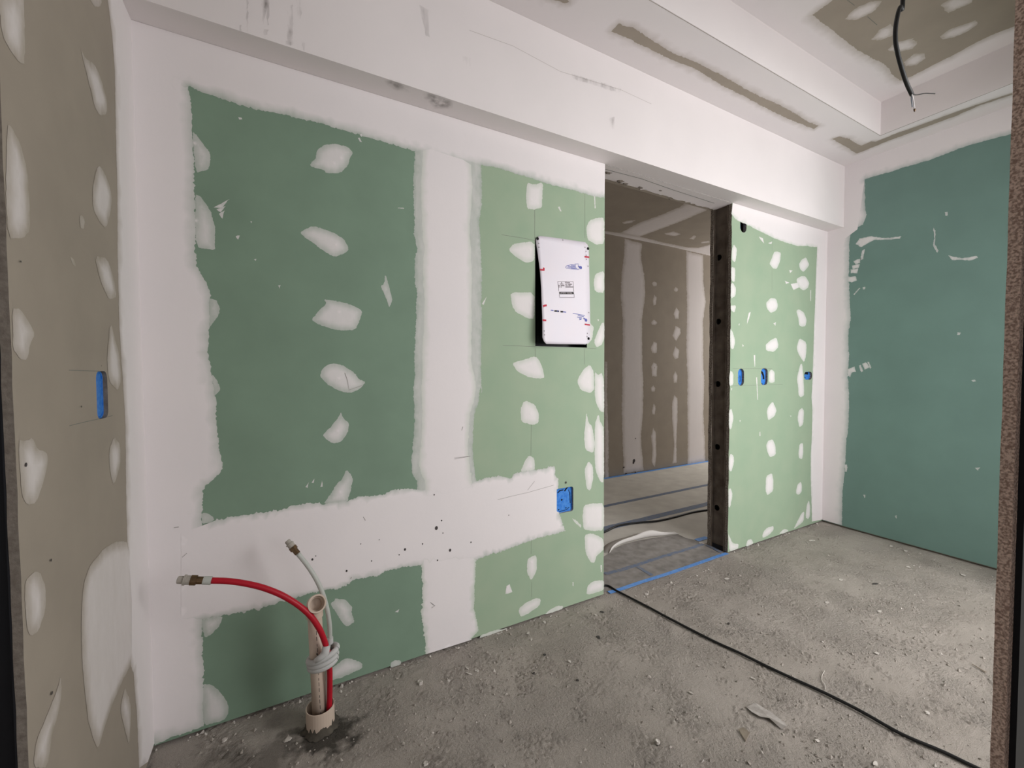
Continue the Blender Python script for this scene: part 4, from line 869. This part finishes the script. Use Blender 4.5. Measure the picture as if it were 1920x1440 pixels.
# the flexible cover: fixed along the top and right, bowed out along its left and lower edge
def cover_y(x, z):
    u = min(1, max(0, (x-a)/(b_+.04-a))); v = min(1, max(0, (d-z)/(d-c)))
    return M-.006-.050*(1-u)**1.3*(3*v**2-2*v**3)**.75-.006*v
def on_cover(px, py):
    d_ = ray(px, py); Y = M-.01
    for _ in range(12):
        P = CAM+d_*(Y-CAM[1])/d_[1]; Y = cover_y(P[0], P[2])
    return P
outl = cr('S', 258,168, 272,142, 300,128, 420,142, 550,160, 680,180, 790,196, 815,222, 829,258, 832,420, 838,640, 842,860, 845,1080, 846,1230, 836,1275, 800,1300, 650,1299, 500,1298, 372,1296, 345,1265, 330,1225, 330,1100, 328,1000, 322,850, 316,680, 306,540, 292,420, 276,300, 262,210)
CO = [on_cover(*q) for q in outl]; oc = [(p[0], p[2]) for p in CO]
gx = [(x, z) for x in np.linspace(a, b_+.04, 14) for z in np.linspace(c, d, 22)]; gi = np.array(gx); gi = gi[inside(gi, oc)]; gi = gi[seg_dist(gi, [(np.array(oc[i]), np.array(oc[(i+1) % len(oc)])) for i in range(len(oc))]) > .008]
vo, fo = cdt([Vector(p) for p in oc]+[Vector(p) for p in gi], [(i, (i+1) % len(oc)) for i in range(len(oc))], [oc])
V = [(v.x, cover_y(v.x, v.y), v.y) for v in vo]; F = []
for f in fo:
    f = list(f); A, B2, C2 = (Vector(V[f[k]]) for k in range(3))
    if (B2-A).cross(C2-A).y > 0: f.reverse()
    F.append(f)
cov = tag(obj('cover_sheet', V, F, MT['sheet'], pn, smooth=True), 'white film cover with rounded corners, label and ink marks')
so = cov.modifiers.new('thickness', 'SOLIDIFY'); so.thickness = .0018; so.offset = -1
def cov_line(name, k, pts, wd, m, off=.0012):
    P = [on_cover(*q) for q in cr(k, *pts)]; V, F = [], []
    for i, p in enumerate(P):
        t = P[min(i+1, len(P)-1)]-P[max(i-1, 0)]; t = np.array([t[0], t[2]]); t /= np.linalg.norm(t)+1e-9; nn = np.array([-t[1], t[0]])*wd/2
        for s_ in (1, -1):
            x, z = p[0]+s_*nn[0], p[2]+s_*nn[1]; V.append((x, cover_y(x, z)-off, z))
    for i in range(len(P)-1): F.append((2*i, 2*i+2, 2*i+3, 2*i+1))
    return obj(name, V, F, m, cov)
def cov_disc(name, k, x, y, r, m, off=.0013):
    p = on_cover(*cr(k, x, y)[0]); n = 10
    V = [(p[0]+r*math.cos(2*math.pi*i/n), 0, p[2]+r*math.sin(2*math.pi*i/n)) for i in range(n)]; V = [(x_, cover_y(x_, z_)-off, z_) for x_, _, z_ in V]
    return obj(name, V, [list(range(n))], m, cov)
CR['a'] = (1035, 515, 55/1440); CR['b'] = (1000, 470, 115/1920); CR['c'] = (1000, 560, 115/1656)
for x, y, r in ((275,158,.008), (820,266,.008), (826,1237,.008)): cov_disc('screw_hole', 'S', x, y, r, MT['black'])
for x, y in ((287,210), (289,252), (787,252), (798,296), (800,338), (803,382), (820,456), (347,1155), (350,1197), (813,1182), (810,1217), (828,957), (548,174)): cov_disc('rivet_hole', 'S', x, y, .0035, MT['ink_grey'])
for k, pts, wd in (('b', (205,597, 270,602, 345,605), .009), ('b', (325,530, 328,610), .009), ('b', (1600,190, 1670,198, 1745,208), .009), ('c', (262,208, 300,190, 360,180), .010), ('c', (250,582, 300,584, 345,588), .009), ('c', (1385,692, 1450,702, 1525,712), .008)):
    cov_line('red_marker_line', k, pts, wd, MT['ink_red'])
for pts, wd in (((1010,515, 1040,475, 1180,440, 1330,455), .004), ((1010,520, 1030,545, 1180,570, 1400,590, 1440,575), .004), ((1080,490, 1330,510), .006), ((1060,520, 1330,540), .003), ((1180,545, 1370,552), .006), ((1170,440, 1330,455), .005), ((1290,420, 1400,418, 1425,430), .004), ((1400,475, 1430,500, 1450,545), .012), ((1180,465, 1300,480), .004)):
    cov_line('ink_stamp', 'b', pts, wd*.6, MT['ink_blue'])
cov_disc('ink_stamp', 'b', 1480, 530, .009, MT['ink_blue'])
for pts, wd in (((1060,400, 1200,420, 1390,455), .004), ((1200,455, 1280,470, 1360,485), .005), ((1180,495, 1310,522), .005), ((1235,540, 1300,555), .006), ((1350,530, 1400,555), .010), ((1240,575, 1290,560), .003)):
    cov_line('ink_stamp', 'c', pts, wd*.7, MT['ink_blue'])
cov_disc('ink_stamp', 'c', 1420, 582, .009, MT['ink_blue'])
for pts, wd in (((470,312, 540,322), .004), ((565,335, 620,335, 690,345), .008), ((640,350, 670,318, 690,352), .004), ((730,350, 800,352), .009), ((800,355, 880,365), .005)):
    cov_line('ink_scribble', 'c', pts, wd, MT['ink_black'] if wd > .006 else MT['ink_blue'])
# printed label
for pts in ((270,345, 1040,345), (285,345, 300,520), (300,520, 325,640), (325,640, 325,800), (1035,345, 1050,620), (1050,620, 1065,830), (350,960, 370,1120), (1080,950, 1095,1120), (370,1120, 1095,1120)):
    cov_line('label_border', 'a', pts, .0022, MT['ink_grey'])
for x0, x1, y, wd in ((455,490,400,.010), (385,555,460,.004), (640,715,375,.007), (730,880,395,.006), (645,750,465,.006), (790,970,475,.008), (320,380,530,.007), (430,605,530,.009), (660,760,538,.005), (800,905,538,.006), (330,370,600,.009), (430,470,605,.007), (655,1045,605,.008)):
    cov_line('label_text_line', 'a', (x0, y, x1, y+2), wd*.8, MT['ink_grey'])
cov_line('label_bar', 'a', (355,902, 1065,902), .0125, MT['ink_black'])
def cov_text(txt, k, x0, x1, y, hgt, m):
    cu = bpy.data.curves.new('label_lettering', 'FONT'); cu.body = txt; cu.size = 1.0
    t = bpy.data.objects.new('tmp_text', cu); COL.objects.link(t); bpy.context.view_layer.update()
    me = bpy.data.meshes.new_from_object(t.evaluated_get(bpy.context.evaluated_depsgraph_get())); bpy.data.objects.remove(t)
    P0, P1 = on_cover(*cr(k, x0, y)[0]), on_cover(*cr(k, x1, y)[0])
    xs = [v.co.x for v in me.vertices]; x_0, x_1 = min(xs), max(xs); V = []
    for v in me.vertices:
        f_ = (v.co.x-x_0)/(x_1-x_0); x = P0[0]+(P1[0]-P0[0])*f_; z = P0[2]+(P1[2]-P0[2])*f_+(v.co.y-.36)*hgt; V.append((x, cover_y(x, z)-.0018, z))
    return obj('label_lettering', V, [list(p.vertices) for p in me.polygons], m, cov)
cov_text('LATENT PANEL 1', 'a', 395, 1035, 902, .0085, MT['label'])

# ------------------------------------------------------------------ water and drain pipes rising from the floor
PX, PY = .092, 1.655
def pz(px, py, Y=PY): return at_y(px, py, Y)
def rag(n=28):
    return
zt = pz(600, 1323)[2]
sl = empty('pipe_sleeve', (PX, PY, 0), 'short wide cream plastic pipe sleeve set in the concrete, base smeared with mortar', 'pipe')
obj('sleeve', *lathe_vf((PX, PY, 0), (0, 0, 1), [(-.02, .0485), (zt, .0485), (zt+.001, .048), (zt+.001, .0457), (zt, .0455), (-.02, .0455)], 32), MT['pvc'], sl, smooth=False)
V, F = [], []; n = 40
for k in range(n):
    t = 2*math.pi*k/n; hh = .012+.022*abs(math.sin(k*1.7)*math.sin(k*.63+1))+RNG.uniform(0, .008)
    for r_, z_ in ((.062+RNG.normal(0, .004), .0005), (.0505, .010), (.0478, hh)): V.append((PX+r_*math.cos(t), PY+r_*math.sin(t), z_))
for k in range(n):
    for j in range(2): F.append((3*k+j, 3*((k+1) % n)+j, 3*((k+1) % n)+j+1, 3*k+j+1))
obj('mortar_collar', V, F, mat('dark_mortar', (.10, .088, .07), .95, noise=(50, .2, (.055, .048, .04)), bump=(80, .6, .004)), sl, smooth=True)
# drain pipe with elbow
b0 = np.array([PX-.001, PY+.003, .0]); tp = pz(590, 1150, PY+.010)
dpipe = empty('drain_pipe', (b0[0], b0[1], 0), 'upright cream plastic drain pipe with an elbow opening towards the room', 'pipe')
obj('pipe', *tube_vf([b0, tp], .0242, 24), MT['pvc'], dpipe, smooth=True)
ed = np.array([.10, -.78, .42]); ed /= np.linalg.norm(ed)
up_ = (tp-b0)/np.linalg.norm(tp-b0)
e0 = tp-up_*.012; path = [e0, tp+up_*.008]; cen = tp+up_*.008; rr_ = .026
for k in range(1, 7):
    f_ = k/6; dirn = up_*(1-f_)+ed*f_; dirn /= np.linalg.norm(dirn); cen = cen+dirn*.0085; path.append(cen)
hubc = path[-1]
obj('elbow', *tube_vf(path, [.0285]*len(path), 24, caps=False), MT['pvc'], dpipe, smooth=True)
so_ = obj('socket', *lathe_vf(hubc-ed*.004, ed, [(-.006, .0285), (0, .031), (.030, .0312), (.0325, .0305), (.0325, .0255), (.030, .0245), (.012, .0242), (.0118, .0205), (-.010, .020), (-.012, .001)], 28), MT['pvc'], dpipe, smooth=False)
obj('printed_line', *join([tube_vf([b0+(tp-b0)*s0+np.array([.002, -.0238, 0]), b0+(tp-b0)*s1+np.array([.002, -.0238, 0])], .0011, 6) for s0, s1 in [(.14+.05*i, .14+.05*i+(.034 if i % 3 else .022)) for i in range(16)]]), MT['print'], dpipe)
obj('printed_mark', *join([box_vf((b0+(tp-b0)*s0)[0]+dx-.002, (b0+(tp-b0)*s0)[0]+dx+.002, (b0+(tp-b0)*s0)[1]-.0249, (b0+(tp-b0)*s0)[1]-.0235, (b0+(tp-b0)*s0)[2], (b0+(tp-b0)*s0)[2]+.006) for s0, dx in ((.62, .001), (.635, -.003), (.65, .003), (.668, 0))]), MT['print'], dpipe)
# red tube
rp = [(617.5, 1325, 1.639), (618.2, 1290, 1.637), (618, 1253, 1.632), (615.5, 1228, 1.622), (611, 1210, 1.613), (604, 1190, 1.607), (597, 1176, 1.606), (584, 1157, 1.607), (565, 1139, 1.610), (543, 1124, 1.614), (520, 1112, 1.618), (490, 1101, 1.623), (457, 1093.5, 1.629), (426, 1089.5, 1.634), (394, 1088.5, 1.638)]
RP = catmull([at_y(x, y, Y) for x, y, Y in rp], 5)
rt = empty('red_water_tube', tuple(RP[0]), 'red flexible water tube bending left with a brass end fitting', 'tube')
obj('tube', *tube_vf([np.array([RP[0][0]-.001, RP[0][1], .0])]+RP, .0098, 14), MT['red'], rt, smooth=True)
cov2 = RP[-1]; dr = RP[-1]-RP[-3]; dr /= np.linalg.norm(dr)
def fitting(parent, base, d_, s=1.0, collar=True):
    if collar: obj('sleeve', *lathe_vf(base-d_*.004, d_, [(0, .0005), (0, .0128*s), (.022*s, .0122*s), (.024*s, .0005)], 16), MT['milky'], parent, smooth=False)
    obj('brass_fitting', *lathe_vf(base+d_*.014*s, d_, [(0, .001), (0, .0115*s), (.020*s, .0118*s), (.021*s, .0155*s), (.036*s, .0155*s), (.037*s, .001)], 8), MT['brass'], parent)
    obj('plug', *lathe_vf(base+d_*.050*s, d_, [(0, .001), (0, .0135*s), (.012*s, .0135*s), (.0125*s, .0155*s), (.018*s, .0155*s), (.0185*s, .0115*s), (.032*s, .011*s), (.034*s, .008*s), (.034*s, .0005)], 14), MT['cap'], parent)
fitting(rt, cov2, dr, 1.05)
# white tube
wp = [(613.5, 1318, 1.674), (613.5, 1280, 1.674), (615, 1240, 1.672), (617, 1215, 1.668), (618.5, 1192, 1.662), (617.5, 1168, 1.657), (613.5, 1143, 1.655), (606, 1116, 1.657), (595.5, 1091, 1.663), (582.5, 1069, 1.672), (570, 1052, 1.682), (558.5, 1038, 1.692)]
WP = catmull([at_y(x, y, Y) for x, y, Y in wp], 5)
wt = empty('white_water_tube', tuple(WP[0]), 'milky white flexible water tube curving up the wall with a brass end', 'tube')
obj('tube', *tube_vf([np.array([WP[0][0], WP[0][1], .0])]+WP, .0082, 14), MT['milky'], wt, smooth=True)
dw = WP[-1]-WP[-3]; dw /= np.linalg.norm(dw)
fitting(wt, WP[-1]-dw*.012, dw, .88, collar=False)
ci = len(WP)-1-5*7
cw = at_y(618.5, 1200, 1.663); obj('collar', *lathe_vf(cw-np.array([0, 0, .012]), (0, 0, 1), [(0, .001), (0, .0115), (.022, .0112), (.0222, .001)], 16), MT['foam'], wt)
# foam strip wound around all three
wc = at_y(605.5, 1229, 1.648); FH = np.array([FW[0], FW[1], 0]); FH /= np.linalg.norm(FH); RH = np.array([RT[0], RT[1], 0])
fw_ = empty('foam_wrap', tuple(wc), 'pale grey foam strip wound twice around the pipes, binding them together', 'strap')
for dz, ra, rb, tl in ((-.026, .0450, .0395, .010), (-.011, .0465, .041, .012), (.006, .049, .043, .018)):
    P = [wc+RH*ra*math.cos(t)+FH*rb*math.sin(t)+np.array([0, 0, dz+tl*math.cos(t)]) for t in np.linspace(0, 2*math.pi, 33)]
    V, F = tube_vf(P, .0100, 10, caps=False)
    obj('wrap_turn', V, F, MT['foam'], fw_, smooth=True)
obj('wrap_end', *tube_vf([at_y(612, 1212, 1.604), at_y(610, 1224, 1.602), at_y(602, 1232, 1.598), at_y(590, 1240, 1.60)], [.0135, .014, .011, .008], 12), MT['foam'], fw_, smooth=True)

# ------------------------------------------------------------------ debris on the floor
def chip(name, px, py, wpx, hpx, ang, m, label, group, thick=.004, seed=0, cat='debris'):
    rg = np.random.default_rng(seed); c = UFL([(px, py)])[0]; dist = math.hypot(*c); k = math.hypot(dist, 1.31)/FPX
    a, b2 = wpx*k*.42, hpx*k*.55; n = 7; V = []
    for lay in (0, 1):
        for i in range(n):
            t = 2*math.pi*i/n; q = (rg.uniform(.45, 1.15) if lay == 0 else .75)
            x, y = a*math.cos(t)*q, b2*math.sin(t)*q
            ca, sa = math.cos(ang), math.sin(ang); V.append((c[0]+ca*x-sa*y, c[1]+sa*x+ca*y, .0005 if lay == 0 else thick*rg.uniform(.6, 1.3)))
    F = [tuple(range(n, 2*n))]+[(i, (i+1) % n, (i+1) % n+n, i+n) for i in range(n)]
    return tag(obj(name, V, F, m), label, cat, group)
wl_, gl_ = 'small pale plaster chip lying on the concrete floor', 'small pale plaster chips on the floor'
CH = [(421,1388,9,6,.4), (540,1387,12,9,.9), (842,1277,9,4,.1), (876,1254,4,10,.2), (879,1264,4,12,.7), (893,1258,9,4,.8), (798,1432,10,8,.3), (1649,1147,10,4,-.3), (1551,1130,10,5,0), (1576,1087,9,4,.1), (1644,1226,8,6,.4), (1412,1273,5,7,.4), (1533,1390,8,7,1.1),
      (1641,1433,14,4,.1), (1739,1337,7,5,.3), (1806,1079,10,5,.3), (1522,1014,16,5,-.2), (990,1188,11,4,.5), (895,1258,6,6,.4), (1068,1241,7,5,.2), (1363,1086,14,6,-.3), (996,1200,7,3,.4), (1212,1114,12,5,.2), (1021,1167,8,6,.4), (1117,1154,6,5,.2), (1295,1300,5,8,.2), (1671,1024,7,4,0), (1698,1033,8,4,-.2), (1703,1064,8,4,.1), (1310,1249,6,4,0)]
for i, q in enumerate(CH): chip('plaster_chip', *q[:5], MT['chip'], wl_, gl_, seed=i)
chip('plaster_lump', 788, 1281, 12, 9, .6, MT['chip'], 'pale crumpled plaster lump on the floor right of the pipes', None, .010, 91)
dl_, dg_ = 'small dark chip lying on the concrete floor', 'small dark chips on the floor'
for i, q in enumerate([(1122,1195,8,7,.2), (1129,1148,9,4,-.7), (1021,1228,7,4,-.5), (1083,1276,6,4,-.6), (1001,1263,7,4,.2), (1641,1095,12,3,-.35), (1366,1170,5,4,.2)]): chip('dark_chip', *q[:5], MT['chip_dark'], dl_, dg_, seed=40+i)
chip('pebble', 1233, 1394, 11, 6, .3, MT['chip'], 'single rounded pebble near the bottom centre of the floor', None, .012, 77, 'pebble')
# thin wooden splinter, curl of string, torn paper scrap, plaster smear
c0, c1, c2, c3 = UFL(cr('Y', 1563,898, 1590,900, 1628,935, 1605,966))
obj_s = obj('wood_splinter', [(*c0, .002), (*c1, .010), (*c2, .012), (*c3, .001), (*c0, .006), (*c1, .015), (*c2, .017), (*c3, .005)], [(0, 3, 2, 1), (4, 5, 6, 7), (0, 1, 5, 4), (1, 2, 6, 5), (2, 3, 7, 6), (3, 0, 4, 7)], MT['wood'])
tag(obj_s, 'pointed pale wood splinter at the bottom of the floor', 'splinter')
sc_p = np.array(UFL(cr('Y', 1608,765, 1660,752, 1760,810, 1840,870, 1842,893, 1810,893, 1740,840, 1690,830, 1640,800)))
cc = sc_p.mean(0); V = [(p[0], p[1], .002+.009*abs(math.sin(i*1.9))) for i, p in enumerate(sc_p)]+[(cc[0], cc[1], .008)]
ps = obj('paper_scrap', V, [(i, (i+1) % len(sc_p), len(sc_p)) for i in range(len(sc_p))], mat('dusty_paper', (.46, .43, .40), .9, noise=(50, .15, (.33, .30, .275))))
so = ps.modifiers.new('thickness', 'SOLIDIFY'); so.thickness = .001; tag(ps, 'crumpled dusty strip of torn paper on the floor beside the wood splinter', 'paper')
st = tag(obj('string_curl', *tube_vf(catmull([(*q, .004) for q in UFL(cr('Z', 478,848, 462,880, 462,910, 480,940, 482,965))], 5), .0016, 6), MT['chip'], smooth=True), 'thin curled white string on the floor beside the black cable', 'string')
sk = tag(obj('stick', *tube_vf([(*q, .004) for q in UFL(cr('Z', 1385,808, 1468,858))], [.002, .003], 6), MT['wood']), 'thin pale stick lying on the floor by the right jamb', 'stick')
# loose crumbs, uncountable
V, F = [], []
def crumb(x, y, r, h):
    n = len(V); t0 = RNG.uniform(0, 6)
    for k in range(4): V.append((x+r*RNG.uniform(.5, 1.2)*math.cos(t0+k*1.57), y+r*RNG.uniform(.5, 1.2)*math.sin(t0+k*1.57), -.0005))
    V.append((x+RNG.normal(0, r*.3), y+RNG.normal(0, r*.3), h))
    for k in range(4): F.append((n+k, n+(k+1) % 4, n+4))
cl = RNG.uniform([-.3, .25], [4.0, 1.8], (70, 2))
for _ in range(5200):
    if RNG.random() < .6:
        c_ = cl[RNG.integers(70)]; x, y = c_+RNG.normal(0, .09, 2)
    else: x, y = RNG.uniform(-.4, 4.0), RNG.uniform(.25, 1.82)
    if not (L+.02 < x < R-.02 and .26 < y < M-.02) or math.hypot(x-PX, y-PY) < .07: continue
    r = abs(RNG.normal(0, .0028))+.0015; crumb(x, y, r, r*RNG.uniform(.5, 1.2))
tag(obj('floor_crumbs', V, F, MT['dust']), 'fine grey concrete crumbs scattered all over the floor', 'crumbs', kind='stuff')
V, F = [], []
for _ in range(420):
    u_ = RNG.random()
    if u_ < .5: x, y = RNG.uniform(L, 4.0), M-abs(RNG.normal(0, .012))-.002
    else: x, y = RNG.uniform(-.3, 4.0), RNG.uniform(.3, 1.8)
    if DL-.02 < x < DR+.02 and y > 1.7: y = 1.76-abs(RNG.normal(0, .02))
    r = abs(RNG.normal(0, .003))+.0015; crumb(x, y, r, r*RNG.uniform(.6, 1.3))
tag(obj('plaster_dust', V, F, MT['chip']), 'tiny white plaster crumbs along the wall base and over the floor', 'crumbs', kind='stuff')
